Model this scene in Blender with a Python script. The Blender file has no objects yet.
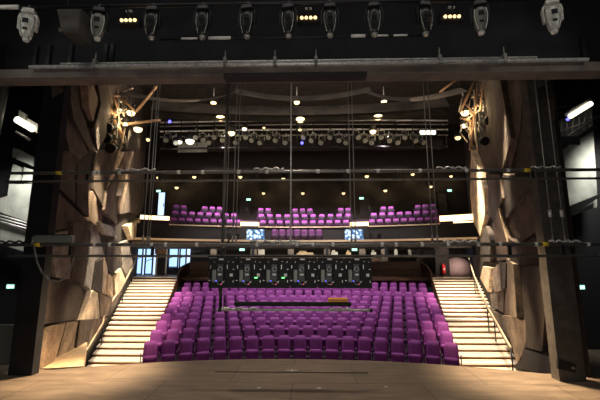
import bpy, math, random
from mathutils import Vector, Matrix
random.seed(7)
PI = math.pi
C = bpy.context.scene.collection
V = Vector

# ------------------------------------------------------------------ camera
F = 360.0
TILT = math.radians(9.5); YAW = math.radians(1.43)
CAM = V((0.32, 0.0, 2.3))
ZA = 1.30                                          # cross-aisle level at the top of the stairs
cd = bpy.data.cameras.new('camera'); cam = bpy.data.objects.new('camera', cd); C.objects.link(cam)
cd.sensor_width = 36; cd.lens = F / 600 * 36; cd.clip_end = 200; cd.clip_start = 0.05
cam.location = CAM; cam.rotation_euler = (PI / 2 + TILT, 0, YAW)
bpy.context.scene.camera = cam
RM = Matrix.Rotation(YAW, 3, 'Z') @ Matrix.Rotation(TILT, 3, 'X')
def ray(px, py): return RM @ V((px - 300, F, 200 - py))
def P(px, py, D):                      # surveyed point: picture direction at world depth D
    r = ray(px, py); return CAM + r * (D / r.y)
def Pz(px, py, z=0.0):
    r = ray(px, py); return CAM + r * ((z - CAM.z) / r.z)
def Pplane(px, py, p0, n):
    r = ray(px, py); return CAM + r * ((p0 - CAM).dot(n) / r.dot(n))

# ------------------------------------------------------------------ materials
def mat(name, col, rough=0.6, metal=0.0, emit=None, estr=0.0, noise=0.0, nscale=8.0, bump=0.0, bscale=60.0, spec=0.5, col2=None, stretch=None):
    m = bpy.data.materials.new(name); m.use_nodes = True
    nt = m.node_tree; b = nt.nodes['Principled BSDF']
    b.inputs['Base Color'].default_value = (*col, 1); b.inputs['Roughness'].default_value = rough
    b.inputs['Metallic'].default_value = metal; b.inputs['Specular IOR Level'].default_value = spec
    if emit: b.inputs['Emission Color'].default_value = (*emit, 1); b.inputs['Emission Strength'].default_value = estr
    if noise or bump:
        tc = nt.nodes.new('ShaderNodeTexCoord'); mp = nt.nodes.new('ShaderNodeMapping')
        nt.links.new(tc.outputs['Object'], mp.inputs['Vector'])
        if stretch: mp.inputs['Scale'].default_value = stretch
    if noise:
        n = nt.nodes.new('ShaderNodeTexNoise'); n.inputs['Scale'].default_value = nscale; n.inputs['Detail'].default_value = 5
        nt.links.new(mp.outputs['Vector'], n.inputs['Vector'])
        r = nt.nodes.new('ShaderNodeValToRGB'); e = r.color_ramp.elements
        c2 = col2 or tuple(c * (1 - noise) for c in col)
        e[0].position = .35; e[0].color = (*c2, 1); e[1].position = .65; e[1].color = (*[min(1, c * (1 + noise * .5)) for c in col], 1)
        nt.links.new(n.outputs['Fac'], r.inputs['Fac']); nt.links.new(r.outputs['Color'], b.inputs['Base Color'])
    if bump:
        n2 = nt.nodes.new('ShaderNodeTexNoise'); n2.inputs['Scale'].default_value = bscale; n2.inputs['Detail'].default_value = 4
        nt.links.new(mp.outputs['Vector'], n2.inputs['Vector'])
        bp = nt.nodes.new('ShaderNodeBump'); bp.inputs['Strength'].default_value = bump; bp.inputs['Distance'].default_value = .05
        nt.links.new(n2.outputs['Fac'], bp.inputs['Height']); nt.links.new(bp.outputs['Normal'], b.inputs['Normal'])
    return m
M = {}
M['black'] = mat('black_paint', (.006, .006, .008), .7)
M['velvet'] = mat('black_portal', (.009, .010, .014), .9, noise=.4, nscale=3)
M['portal_grey'] = mat('portal_grey', (.085, .078, .068), .85, noise=.3, nscale=5)
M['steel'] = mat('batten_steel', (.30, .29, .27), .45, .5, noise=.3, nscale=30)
M['steel_lit'] = mat('steel_lit_tone', (.78, .77, .74), .4, .3, noise=.3, nscale=20)  # lighter copy of the steel, its highlight put into the colour
M['dark_metal'] = mat('dark_metal', (.03, .03, .032), .4, .6)
M['pole'] = mat('pole_grey', (.12, .115, .105), .5, .3)
M['grey_metal'] = mat('grey_metal', (.22, .23, .20), .5, .3)
M['beam'] = mat('header_beam', (.17, .14, .125), .7, noise=.35, nscale=2.5)
M['beam2'] = mat('header_beam_dark', (.02, .018, .018), .8)
M['cable'] = mat('cable', (.33, .33, .31), .5, .5)
M['white'] = mat('white_plastic', (.8, .8, .76), .5)
M['silver'] = mat('fixture_lit_silver', (.62, .62, .56), .4, .1, noise=.25, nscale=18)  # pale tone holds the strong light on the outer moving heads
M['fix_black'] = mat('fixture_black', (.03, .032, .032), .3, .3)
M['rim'] = mat('fixture_edge', (.45, .46, .42), .35, .5)
M['yellow'] = mat('yellow_tape', (.85, .62, .04), .6)
M['purple'] = mat('purple_fabric', (.235, .036, .25), .75, noise=.15, nscale=30, bump=.15, bscale=250)
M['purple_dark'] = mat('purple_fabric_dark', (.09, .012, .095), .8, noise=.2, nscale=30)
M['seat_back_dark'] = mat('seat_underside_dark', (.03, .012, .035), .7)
M['seat_base'] = mat('seat_base_metal', (.03, .02, .035), .5, .3)
M['stair_tread'] = mat('stair_tread_stone', (.80, .68, .52), .6, noise=.12, nscale=12)
M['stair_riser'] = mat('stair_riser_timber', (.20, .085, .032), .6, noise=.3, nscale=8)
M['nosing'] = mat('stair_nosing', (.95, .88, .76), .5)
M['landing'] = mat('landing_stone', (.62, .45, .27), .6, noise=.2, nscale=6)
M['terrace'] = mat('terrace_carpet', (.03, .012, .028), .9, noise=.3, nscale=12)
M['parapet'] = mat('parapet_timber', (.085, .045, .03), .5, noise=.4, nscale=4, stretch=(.6, .6, 5))
M['ledge'] = mat('ledge_cream', (.70, .55, .36), .5)
M['balc'] = mat('balcony_front_timber', (.09, .055, .035), .6, noise=.4, nscale=5)
M['wall_dark'] = mat('auditorium_wall_brown', (.030, .022, .018), .85, noise=.35, nscale=1.5)
M['ceil'] = mat('ceiling_brown', (.09, .075, .063), .85, noise=.5, nscale=1.2)
M['ceil_dark'] = mat('ceiling_black', (.055, .047, .042), .9, noise=.3, nscale=2)
M['pink'] = mat('pink_plaster', (.50, .33, .32), .7, noise=.1, nscale=3)
M['red'] = mat('extinguisher_red', (.75, .02, .02), .35)
M['wingwall'] = mat('wing_wall_plaster', (.30, .31, .28), .85, noise=.3, nscale=2.2)
M['orange'] = mat('orange_case', (.95, .42, .04), .5)
M['wood_warm'] = mat('warm_timber', (.35, .2, .1), .5, noise=.3, nscale=6)
def em(name, c, s): return mat(name, (.02, .02, .02), .5, emit=c, estr=s)
M['lamp_warm'] = em('lamp_warm', (1, .70, .30), 2.2)
M['lamp_hot'] = em('lamp_hot', (1, .74, .36), 3.0)
M['lamp_cold'] = em('lamp_cold', (1, .93, .72), 2.2)
M['strip_warm'] = em('strip_warm', (1, .72, .38), 2.6)
M['blue_dot'] = em('blue_indicator', (.08, .08, 1), 5)
M['green_dot'] = em('green_indicator', (.2, 1, .25), 2.2)
M['red_dot'] = em('red_indicator', (1, .1, .2), 1.5)
M['white_ind'] = em('white_indicator', (1, 1, .9), 1.2)
M['exit'] = em('exit_sign_face', (.35, .9, .66), 1.6)
M['exit_white'] = em('exit_sign_pictogram', (.95, 1, .97), 2.4)
M['window'] = em('window_daylight', (.50, .70, 1), 1.5)
def glassmat():
    m = bpy.data.materials.new('window_glass'); m.use_nodes = True; nt = m.node_tree
    b = nt.nodes['Principled BSDF']; b.inputs['Base Color'].default_value = (.75, .88, 1, 1)
    b.inputs['Roughness'].default_value = .05; b.inputs['Transmission Weight'].default_value = 1.0; b.inputs['IOR'].default_value = 1.1
    return m
M['glass'] = glassmat()
def screenmat():
    m = bpy.data.materials.new('monitor_picture'); m.use_nodes = True; nt = m.node_tree; b = nt.nodes['Principled BSDF']
    tc = nt.nodes.new('ShaderNodeTexCoord'); v = nt.nodes.new('ShaderNodeTexVoronoi'); v.inputs['Scale'].default_value = 5.5
    nt.links.new(tc.outputs['Object'], v.inputs['Vector'])
    r = nt.nodes.new('ShaderNodeValToRGB'); e = r.color_ramp.elements
    e[0].position = .25; e[0].color = (.85, .93, 1, 1); e[1].position = .62; e[1].color = (.03, .10, .22, 1)
    x = r.color_ramp.elements.new(.45); x.color = (.25, .48, .80, 1)
    nt.links.new(v.outputs['Distance'], r.inputs['Fac']); nt.links.new(r.outputs['Color'], b.inputs['Emission Color'])
    b.inputs['Emission Strength'].default_value = 1.3; b.inputs['Base Color'].default_value = (.02, .02, .02, 1)
    return m
M['screen'] = screenmat()
def stonemat(name, c, ridged=False):
    m = bpy.data.materials.new(name); m.use_nodes = True; nt = m.node_tree; b = nt.nodes['Principled BSDF']
    b.inputs['Roughness'].default_value = .85
    tc = nt.nodes.new('ShaderNodeTexCoord')
    n = nt.nodes.new('ShaderNodeTexNoise'); n.inputs['Scale'].default_value = 1.6; n.inputs['Detail'].default_value = 9; n.inputs['Roughness'].default_value = .68
    nt.links.new(tc.outputs['Object'], n.inputs['Vector'])
    r = nt.nodes.new('ShaderNodeValToRGB'); e = r.color_ramp.elements
    e[0].position = .36; e[0].color = (*[x * .45 for x in c], 1); e[1].position = .64; e[1].color = (*[min(1, x * 1.3) for x in c], 1)
    nt.links.new(n.outputs['Fac'], r.inputs['Fac']); nt.links.new(r.outputs['Color'], b.inputs['Base Color'])
    n2 = nt.nodes.new('ShaderNodeTexNoise'); n2.inputs['Scale'].default_value = 14; n2.inputs['Detail'].default_value = 6
    mp = nt.nodes.new('ShaderNodeMapping'); nt.links.new(tc.outputs['Object'], mp.inputs['Vector'])
    mp.inputs['Scale'].default_value = (1, 1, 2.2) if not ridged else (.6, .6, 5)
    mp.inputs['Rotation'].default_value = (0, .35, 0)
    nt.links.new(mp.outputs['Vector'], n2.inputs['Vector'])
    bp = nt.nodes.new('ShaderNodeBump'); bp.inputs['Strength'].default_value = 1.0; bp.inputs['Distance'].default_value = .16 if ridged else .055
    nt.links.new(n2.outputs['Fac'], bp.inputs['Height']); nt.links.new(bp.outputs['Normal'], b.inputs['Normal'])
    return m
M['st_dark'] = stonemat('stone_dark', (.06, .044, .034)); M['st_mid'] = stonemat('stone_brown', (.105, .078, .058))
M['st_lit'] = stonemat('stone_tan_lit', (.30, .22, .15)); M['st_cream_lit'] = stonemat('stone_cream_lit', (.75, .60, .42))  # tan, cream and grey copies carry the light on the wall panels
M['st_ridge'] = stonemat('stone_ridged', (.12, .085, .065), True); M['st_grey'] = stonemat('stone_grey_lit', (.36, .33, .30))
def floormat():
    m = bpy.data.materials.new('stage_boards'); m.use_nodes = True; nt = m.node_tree; b = nt.nodes['Principled BSDF']
    tc = nt.nodes.new('ShaderNodeTexCoord')
    br = nt.nodes.new('ShaderNodeTexBrick'); br.inputs['Scale'].default_value = 1; br.inputs['Brick Width'].default_value = 2.44
    br.inputs['Row Height'].default_value = 1.22; br.inputs['Mortar Size'].default_value = .007; br.offset = .5
    br.inputs['Color1'].default_value = (.16, .13, .105, 1); br.inputs['Color2'].default_value = (.20, .165, .13, 1); br.inputs['Mortar'].default_value = (.02, .015, .012, 1)
    nt.links.new(tc.outputs['Object'], br.inputs['Vector'])
    n = nt.nodes.new('ShaderNodeTexNoise'); n.inputs['Scale'].default_value = 1.8; n.inputs['Detail'].default_value = 9; n.inputs['Roughness'].default_value = .72
    mp = nt.nodes.new('ShaderNodeMapping'); mp.inputs['Scale'].default_value = (.7, 3.0, 1)
    nt.links.new(tc.outputs['Object'], mp.inputs['Vector']); nt.links.new(mp.outputs['Vector'], n.inputs['Vector'])
    r = nt.nodes.new('ShaderNodeValToRGB'); e = r.color_ramp.elements
    e[0].position = .3; e[0].color = (.42, .40, .38, 1); e[1].position = .72; e[1].color = (1.35, 1.3, 1.2, 1)
    nt.links.new(n.outputs['Fac'], r.inputs['Fac'])
    mx = nt.nodes.new('ShaderNodeMixRGB'); mx.blend_type = 'MULTIPLY'; mx.inputs['Fac'].default_value = 1
    nt.links.new(br.outputs['Color'], mx.inputs['Color1']); nt.links.new(r.outputs['Color'], mx.inputs['Color2'])
    nt.links.new(mx.outputs['Color'], b.inputs['Base Color'])
    rr = nt.nodes.new('ShaderNodeMapRange'); rr.inputs['To Min'].default_value = .38; rr.inputs['To Max'].default_value = .62
    nt.links.new(n.outputs['Fac'], rr.inputs['Value']); nt.links.new(rr.outputs['Result'], b.inputs['Roughness'])
    return m
M['stage'] = floormat()

# ------------------------------------------------------------------ mesh builder
class MB:
    def __init__(s): s.v = []; s.f = []; s.smooth = []
    def add(s, vs, fs, sm=False):
        o = len(s.v); s.v += [V(v) for v in vs]
        s.f += [tuple(i + o for i in f) for f in fs]; s.smooth += [sm] * len(fs); return s
    def box(s, c, d, rot=None, taper=1.0, taper_y=None):
        c = V(c); h = V(d) / 2; vs = []
        ty = taper if taper_y is None else taper_y
        for z in (-1, 1):
            for x, y in ((-1, -1), (1, -1), (1, 1), (-1, 1)):
                t = taper if z > 0 else 1; t2 = ty if z > 0 else 1
                p = V((x * h.x * t, y * h.y * t2, z * h.z))
                if rot is not None: p = rot @ p
                vs.append(c + p)
        return s.add(vs, [(0, 3, 2, 1), (4, 5, 6, 7), (0, 1, 5, 4), (1, 2, 6, 5), (2, 3, 7, 6), (3, 0, 4, 7)])
    def tube(s, a, b, r, n=8, r2=None, cap=True):
        a = V(a); b = V(b); r2 = r if r2 is None else r2
        d = (b - a); 
        if d.length < 1e-6: return s
        d.normalize(); u = d.orthogonal().normalized(); w = d.cross(u); vs = []
        for k in range(n):
            t = 2 * PI * k / n; q = u * math.cos(t) + w * math.sin(t); vs += [a + q * r, b + q * r2]
        fs = [(2 * k, 2 * ((k + 1) % n), 2 * ((k + 1) % n) + 1, 2 * k + 1) for k in range(n)]
        s.add(vs, fs, True)
        if cap:
            o = len(s.v) - 2 * n
            s.f.append(tuple(o + 2 * k for k in reversed(range(n)))); s.f.append(tuple(o + 2 * k + 1 for k in range(n))); s.smooth += [False, False]
        return s
    def path(s, pts, r, n=6):
        for a, b in zip(pts, pts[1:]): s.tube(a, b, r, n)
        return s
    def lathe(s, c, prof, n=16, axis=None):     # prof: (radius, height) along axis
        c = V(c); ax = V(axis).normalized() if axis else V((0, 0, 1)); u = ax.orthogonal().normalized(); w = ax.cross(u); vs = []
        for r, h in prof:
            for k in range(n):
                t = 2 * PI * k / n; vs.append(c + ax * h + (u * math.cos(t) + w * math.sin(t)) * max(r, 1e-4))
        fs = []
        for j in range(len(prof) - 1):
            for k in range(n):
                k2 = (k + 1) % n; fs.append((j * n + k, j * n + k2, (j + 1) * n + k2, (j + 1) * n + k))
        fs.append(tuple(reversed(range(n)))); fs.append(tuple((len(prof) - 1) * n + k for k in range(n)))
        return s.add(vs, fs, True)
    def prism(s, pts, off):
        pts = [V(p) for p in pts]; off = V(off); n = len(pts)
        return s.add(pts + [p + off for p in pts], [tuple(range(n)), tuple(range(2 * n - 1, n - 1, -1))] + [(k, k + n, (k + 1) % n + n, (k + 1) % n) for k in range(n)])
    def torus(s, c, R, r, n=14, m=6, axis=(0, 1, 0)):
        c = V(c); ax = V(axis).normalized(); u = ax.orthogonal().normalized(); w = ax.cross(u); vs = []
        for k in range(n):
            t = 2 * PI * k / n; d = u * math.cos(t) + w * math.sin(t)
            for j in range(m):
                q = 2 * PI * j / m; vs.append(c + d * (R + r * math.cos(q)) + ax * (r * math.sin(q)))
        return s.add(vs, [(k * m + j, ((k + 1) % n) * m + j, ((k + 1) % n) * m + (j + 1) % m, k * m + (j + 1) % m) for k in range(n) for j in range(m)], True)
    def build(s, name, m, parent=None, world=True, bevel=0):
        off = V((0, 0, 0))
        if parent is not None and world:
            q = parent
            while q is not None: off += q.location; q = q.parent
        me = bpy.data.meshes.new(name)
        me.from_pydata([tuple(v - off) for v in s.v], [], s.f); me.materials.append(m)
        me.polygons.foreach_set('use_smooth', s.smooth)
        me.validate(); me.update()
        import bmesh
        bm = bmesh.new(); bm.from_mesh(me); bmesh.ops.recalc_face_normals(bm, faces=bm.faces); bm.to_mesh(me); bm.free()
        o = bpy.data.objects.new(name, me); C.objects.link(o)
        if parent is not None: o.parent = parent
        if bevel:
            b = o.modifiers.new('bevel', 'BEVEL'); b.width = bevel; b.segments = 2; b.limit_method = 'ANGLE'
        return o
def tag(o, label=None, cat=None, group=None, kind=None):
    if label: o['label'] = label
    if cat: o['category'] = cat
    if group: o['group'] = group
    if kind: o['kind'] = kind
    return o
def thing(name, label, cat, loc=(0, 0, 0), rz=0, group=None):
    o = bpy.data.objects.new(name, None); o.empty_display_size = .1; C.objects.link(o); o.location = loc; o.rotation_euler = (0, 0, rz)
    return tag(o, label, cat, group)
def struct(name, mb, m, parent=None, bevel=0):
    o = mb.build(name, m, parent, bevel=bevel)
    if parent is None: o['kind'] = 'structure'
    return o
def dup(src, loc, rz, label=None, group=None):
    def rec(o, par):
        c = o.copy(); C.objects.link(c)
        if par is not None: c.parent = par
        for ch in list(kids.get(o, [])): rec(ch, c)
        return c
    r = rec(src, None); r.location = loc; r.rotation_euler = (0, 0, rz)
    if label: r['label'] = label
    if group: r['group'] = group
    return r
kids = {}
def freeze(src):                       # remember the children of a prototype before copying it
    def rec(o):
        kids[o] = list(o.children)
        for c in o.children: rec(c)
    bpy.context.view_layer.update(); rec(src)
ORD = ['zeroth', 'first', 'second', 'third', 'fourth', 'fifth', 'sixth', 'seventh', 'eighth', 'ninth', 'tenth', 'eleventh', 'twelfth', 'thirteenth', 'fourteenth', 'fifteenth', 'sixteenth', 'seventeenth', 'eighteenth', 'nineteenth', 'twentieth', 'twenty-first', 'twenty-second', 'twenty-third', 'twenty-fourth', 'twenty-fifth', 'twenty-sixth', 'twenty-seventh', 'twenty-eighth', 'twenty-ninth', 'thirtieth', 'thirty-first', 'thirty-second']
def nth(i, n, what='left'):            # "third from the left" / "second from the right"
    if i == 0: return 'leftmost'
    if i == n - 1: return 'rightmost'
    return ORD[i + 1] + ' from the left' if i < n / 2 else ORD[n - i] + ' from the right'

# ------------------------------------------------------------------ setting: stage, portal, walls
YC = 1.3                                           # centre of the stall rows
def arc(R, yc, a0, a1, n, z):
    return [V((R * math.sin(a0 + (a1 - a0) * k / n), yc + R * math.cos(a0 + (a1 - a0) * k / n), z)) for k in range(n + 1)]
SC = -5.0; SR = 14.0                               # stage apron arc
edge = arc(SR, SC, -.42, .42, 40, 0)
pts = [V((-13, -6, 0)), V((-13, 11.5, 0)), V((-7.3, 11.5, 0)), V((-5.75, 8.1, 0))] + [p for p in edge if -5.2 < p.x < 5.35] + [V((5.95, 8.0, 0)), V((7.3, 11.5, 0)), V((14, 11.5, 0)), V((14, -6, 0))]
struct('floor', MB().prism(pts, (0, 0, -.12)), M['stage'])
nose = MB()
ee = [p for p in edge if -5.2 < p.x < 5.35]
for a, b in zip(ee, ee[1:]):
    nose.prism([a + V((0, .0, -.02)), b + V((0, 0, -.02)), b + V((0, .05, -.02)), a + V((0, .05, -.02))], (0, 0, -1.3))
struct('trim_1', nose, M['beam2'])
# apron inset line (trap strip) and small floor marks
t = MB(); 
for a, b in (((215, 372.5), (368, 372.5)),):
    p = Pz(*a); q = Pz(*b); d = (q - p)
    t.box(((p + q) / 2) + V((0, 0, .004)), (d.length, .035, .008))
tag(t.build('floor_slot', M['black']), 'long thin dark slot cut across the middle of the stage boards', 'floor slot')
for i, (px, py, w) in enumerate(((292, 370.5, .22), (259, 388, .07), (319, 388.5, .07), (386, 387, .07))):
    p = Pz(px, py); m = MB().box(p + V((0, 0, .004)), (w, .025, .006))
    if i == 0: m.box(p + V((0, 0, .004)), (.025, .10, .006))
    tag(m.build('tape_mark', M['white']), ['pale cross of tape at the centre of the stage boards', 'small white tape mark, left of three near the stage front', 'small white tape mark, middle of three near the stage front', 'small white tape mark, right of three near the stage front'][i], 'tape mark')
# pit and pit floor
struct('floor.001', MB().box((0, 14, -1.42), (26, 12, .1)), M['terrace'])

# side walls : vertical planes running from the portal to the back of the stalls
LP0 = V((-5.6, 8.0, 0)); LDIR = V((-.34, 1, 0)).normalized(); LN = V((1, .34, 0)).normalized()      # normal into the room
RP0 = V((5.65, 7.8, 0)); RDIR = V((.325, 1, 0)).normalized(); RN = V((-1, .325, 0)).normalized()
for nm, p0, d, n in (('wall_left', LP0, LDIR, LN), ('wall_right', RP0, RDIR, RN)):
    a = p0 + d * .1 - n * .02; b = p0 + d * (16.6)
    struct(nm, MB().prism([a + V((0, 0, -1.3)), b + V((0, 0, -1.3)), b + V((0, 0, 14)), a + V((0, 0, 14))], -n * .25), M['wall_dark'])
wl = bpy.data.objects['wall_left']; wr = bpy.data.objects['wall_right']
def facet(poly, off, m, side, th=None):
    p0, n, w = (LP0, LN, wl) if side < 0 else (RP0, RN, wr)
    off = .03 + off * .42
    q = [Pplane(x, y, p0 + n * off, n) for x, y in poly]
    c = sum(q, V()) / len(q); dr = LDIR if side < 0 else RDIR
    g1, g2 = random.uniform(-.16, .16), random.uniform(-.12, .12)
    k = 1.0
    while True:
        n2 = (n - dr * g1 * k - V((0, 0, 1)) * g2 * k).normalized()
        q2 = [Pplane(x, y, c, n2) for x, y in poly]
        ds = [(v - p0).dot(n) for v in q2]
        if (min(ds) > -.02 and max(ds) < .30) or k < .01: break
        k *= .8
    q = q2
    MB().prism(q, -n * (off + .12)).build('stone_panel', M[m], w, bevel=.006)
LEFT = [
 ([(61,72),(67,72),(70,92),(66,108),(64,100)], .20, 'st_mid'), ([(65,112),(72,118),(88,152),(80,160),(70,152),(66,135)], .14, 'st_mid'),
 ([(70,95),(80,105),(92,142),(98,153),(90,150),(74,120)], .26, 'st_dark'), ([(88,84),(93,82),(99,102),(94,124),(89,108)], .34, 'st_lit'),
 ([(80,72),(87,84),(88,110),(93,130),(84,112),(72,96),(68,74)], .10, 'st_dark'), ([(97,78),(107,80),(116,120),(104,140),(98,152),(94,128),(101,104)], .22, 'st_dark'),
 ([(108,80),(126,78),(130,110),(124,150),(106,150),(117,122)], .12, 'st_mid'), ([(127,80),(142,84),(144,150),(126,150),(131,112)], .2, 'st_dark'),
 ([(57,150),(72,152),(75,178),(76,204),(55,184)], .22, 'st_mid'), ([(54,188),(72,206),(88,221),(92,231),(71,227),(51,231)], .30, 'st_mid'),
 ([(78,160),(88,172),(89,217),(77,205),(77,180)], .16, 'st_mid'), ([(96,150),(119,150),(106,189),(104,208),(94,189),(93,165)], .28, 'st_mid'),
 ([(93,191),(103,210),(101,229),(91,221)], .18, 'st_lit'), ([(122,152),(125,152),(108,191),(106,190)], .42, 'st_cream_lit'),  # thin cream sliver is light along a panel edge, put into colour
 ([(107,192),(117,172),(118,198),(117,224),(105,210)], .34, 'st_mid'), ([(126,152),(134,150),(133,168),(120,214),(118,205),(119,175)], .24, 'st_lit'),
 ([(132,152),(134,152),(122,196),(120,196)], .46, 'st_cream_lit'), ([(135,150),(144,152),(145,200),(141,216),(130,212),(122,214)], .16, 'st_mid'),
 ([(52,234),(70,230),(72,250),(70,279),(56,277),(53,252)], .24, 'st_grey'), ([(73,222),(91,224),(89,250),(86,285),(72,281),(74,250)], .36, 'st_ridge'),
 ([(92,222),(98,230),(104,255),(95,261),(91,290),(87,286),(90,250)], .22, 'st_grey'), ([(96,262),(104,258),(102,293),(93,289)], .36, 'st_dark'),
 ([(105,258),(108,270),(106,295),(102,292)], .3, 'st_cream_lit'), ([(109,274),(112.5,277),(113,297),(108,291)], .34, 'st_cream_lit'),
 ([(114,276),(121,268),(126,281),(116,299)], .26, 'st_cream_lit'), ([(106,236),(118,240),(121,266),(113,274),(107,268)], .2, 'st_dark'),
 ([(99,222),(112,226),(117,238),(106,234)], .3, 'st_grey'), ([(128,226),(141,218),(138,236),(132,240)], .34, 'st_cream_lit'),
 ([(43,280),(56,279),(70,282),(89,288),(80,319),(39,325)], .08, 'st_dark'), ([(93,290),(98,293),(94,319),(80,320)], .34, 'st_cream_lit'),
 ([(98,294),(100,318),(95,319),(94.5,305)], .36, 'st_cream_lit'), ([(99.5,294),(113,299),(107,316),(101,317)], .26, 'st_lit'),
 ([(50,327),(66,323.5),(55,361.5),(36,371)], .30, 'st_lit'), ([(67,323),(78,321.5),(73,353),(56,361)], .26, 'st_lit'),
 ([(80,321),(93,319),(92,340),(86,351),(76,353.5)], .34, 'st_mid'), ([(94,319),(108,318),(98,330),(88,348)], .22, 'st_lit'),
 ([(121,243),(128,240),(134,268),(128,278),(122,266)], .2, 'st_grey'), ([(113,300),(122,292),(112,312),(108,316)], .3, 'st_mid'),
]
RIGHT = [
 ([(471,150),(477,166),(484,188),(485,214),(480,236),(473,222),(470,195)], .40, 'st_cream_lit'), ([(479,78),(500,80),(511,138),(502,172),(485,172),(476,140)], .24, 'st_mid'),
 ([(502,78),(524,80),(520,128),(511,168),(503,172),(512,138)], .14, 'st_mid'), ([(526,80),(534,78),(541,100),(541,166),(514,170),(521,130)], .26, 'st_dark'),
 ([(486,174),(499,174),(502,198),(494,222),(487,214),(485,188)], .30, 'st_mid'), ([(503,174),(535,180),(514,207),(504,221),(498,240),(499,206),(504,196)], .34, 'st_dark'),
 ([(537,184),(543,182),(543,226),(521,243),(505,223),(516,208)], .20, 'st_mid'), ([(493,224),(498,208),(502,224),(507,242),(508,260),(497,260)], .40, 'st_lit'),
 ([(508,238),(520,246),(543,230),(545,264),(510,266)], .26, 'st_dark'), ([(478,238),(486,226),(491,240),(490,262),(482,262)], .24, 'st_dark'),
 ([(483,266),(491,268),(488,292),(480,278)], .34, 'st_cream_lit'), ([(492,272),(497,264),(500,290),(494,292)], .38, 'st_cream_lit'),
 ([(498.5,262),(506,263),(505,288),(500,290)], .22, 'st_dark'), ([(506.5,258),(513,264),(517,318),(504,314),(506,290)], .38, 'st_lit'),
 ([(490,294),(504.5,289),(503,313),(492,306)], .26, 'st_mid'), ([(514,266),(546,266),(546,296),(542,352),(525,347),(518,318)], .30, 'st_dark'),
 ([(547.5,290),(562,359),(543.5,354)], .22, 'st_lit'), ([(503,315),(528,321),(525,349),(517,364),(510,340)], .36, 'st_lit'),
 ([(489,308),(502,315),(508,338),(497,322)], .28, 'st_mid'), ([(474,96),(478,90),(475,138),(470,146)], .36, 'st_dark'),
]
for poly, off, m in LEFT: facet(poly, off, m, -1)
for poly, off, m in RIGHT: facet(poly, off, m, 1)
# black slot at the foot of the right wall
q = [Pplane(x, y, RP0 + RN * .22, RN) for x, y in ((523, 349), (564, 361), (564, 376), (514, 368), (516, 364), (521, 361))]
MB().prism(q, -RN * .12).build('wall_slot', M['black'], wr)

# proscenium portal: black leg at the left, grey leg at the right
PD = 7.62
a0 = P(61, 78, PD); a1 = P(35.5, 373, PD)
lx1 = (a0.x + a1.x) / 2 + .02
b0 = P(35, 150, PD); b1 = P(12, 350, PD); lx0 = (b0.x + b1.x) / 2
struct('wall_portal_left', MB().box(((lx0 + lx1) / 2, PD + .1, 4.0), (lx1 - lx0, .2, 8.0)), M['velvet'])
c0 = P(541, 120, PD); c1 = P(583, 375, PD - .05)
rx1 = P(581, 366, PD).x; rx0 = P(541, 240, PD).x
struct('wall_portal_right', MB().box(((rx0 + rx1) / 2, PD + .02, 4.0), (rx1 - rx0, .24, 8.0)), M['portal_grey'])
_wp = bpy.data.objects['wall_portal_right']
q = [P(x, y, PD - .12) for x, y in ((558, 358.5), (576, 364), (576, 373), (558, 369))]
MB().prism(q, (0, .05, 0)).build('floor_slot_cover', M['black'], _wp)
q = [P(x, y, PD - .14) for x, y in ((572, 366.5), (575, 367.5), (575, 370), (572, 369))]
MB().prism(q, (0, .03, 0)).build('slot_plate', M['grey_metal'], _wp)
# wings
wlw = MB().box((-9.8, 10.2, 6), (6.0, .2, 12))
struct('wall_wing_left', wlw, M['black']); 
WD = 9.6
def patch(poly, D, m, name, par=None, th=.06):
    q = [P(x, y, D) for x, y in poly]; return MB().prism(q, (0, th, 0)).build(name, m, par)
ww = bpy.data.objects['wall_wing_left']
for poly in ([(13,148),(17,149),(15,158),(12,157)], [(18,149),(34,157),(33,166),(16,159)], [(13,164),(21,167),(20,182),(9,182)], [(24,167),(33,170),(32,183),(22,182)],
             [(9,184),(32,184),(29,222),(5,214)], [(0,198),(7,196),(5,214),(0,212)], [(0,221),(28,232),(25,252),(0,244)]):
    patch(poly, WD, M['wingwall'], 'wall_panel', ww)
for y in (214, 217, 220): MB().tube(P(-4, y, WD - .1), P(28, y + 9, WD - .1), .018).build('rail', M['steel_lit'], ww)
struct('wall_wing_right', MB().box((10.6, 10.2, 6), (7.2, .2, 12)), M['black'])
wwr = bpy.data.objects['wall_wing_right']
patch([(551,140),(560,120),(592,108),(597,190),(597,207),(560,220),(558,214)], WD, M['wingwall'], 'wall_panel', wwr)
MB().prism([P(560,210,WD-.2), P(600,194,WD-.2), P(600,197,WD-.2), P(560,222,WD-.2)], (0, .1, 0)).build('ledge', M['dark_metal'], wwr)
MB().box(P(14, 362, 8.4) + V((0, 0, .3)), (.9, .05, 1.0)).build('skirting', M['grey_metal'], ww)

# back of stage-house above the header and its ribs
HD = 5.85
zb, zt = P(300, 77.5, HD).z, P(300, 68, HD).z
struct('wall_header', MB().box((0, HD + .30, zt + 2.6), (26, .1, 5.2)), M['velvet'])
wh = bpy.data.objects['wall_header']
for px in (3, 36, 49, 71, 106, 112, 584): MB().box((P(px, 54, HD + .22).x, HD + .22, zt + .30), (.07, .06, .7)).build('rib', M['dark_metal'], wh)
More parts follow.
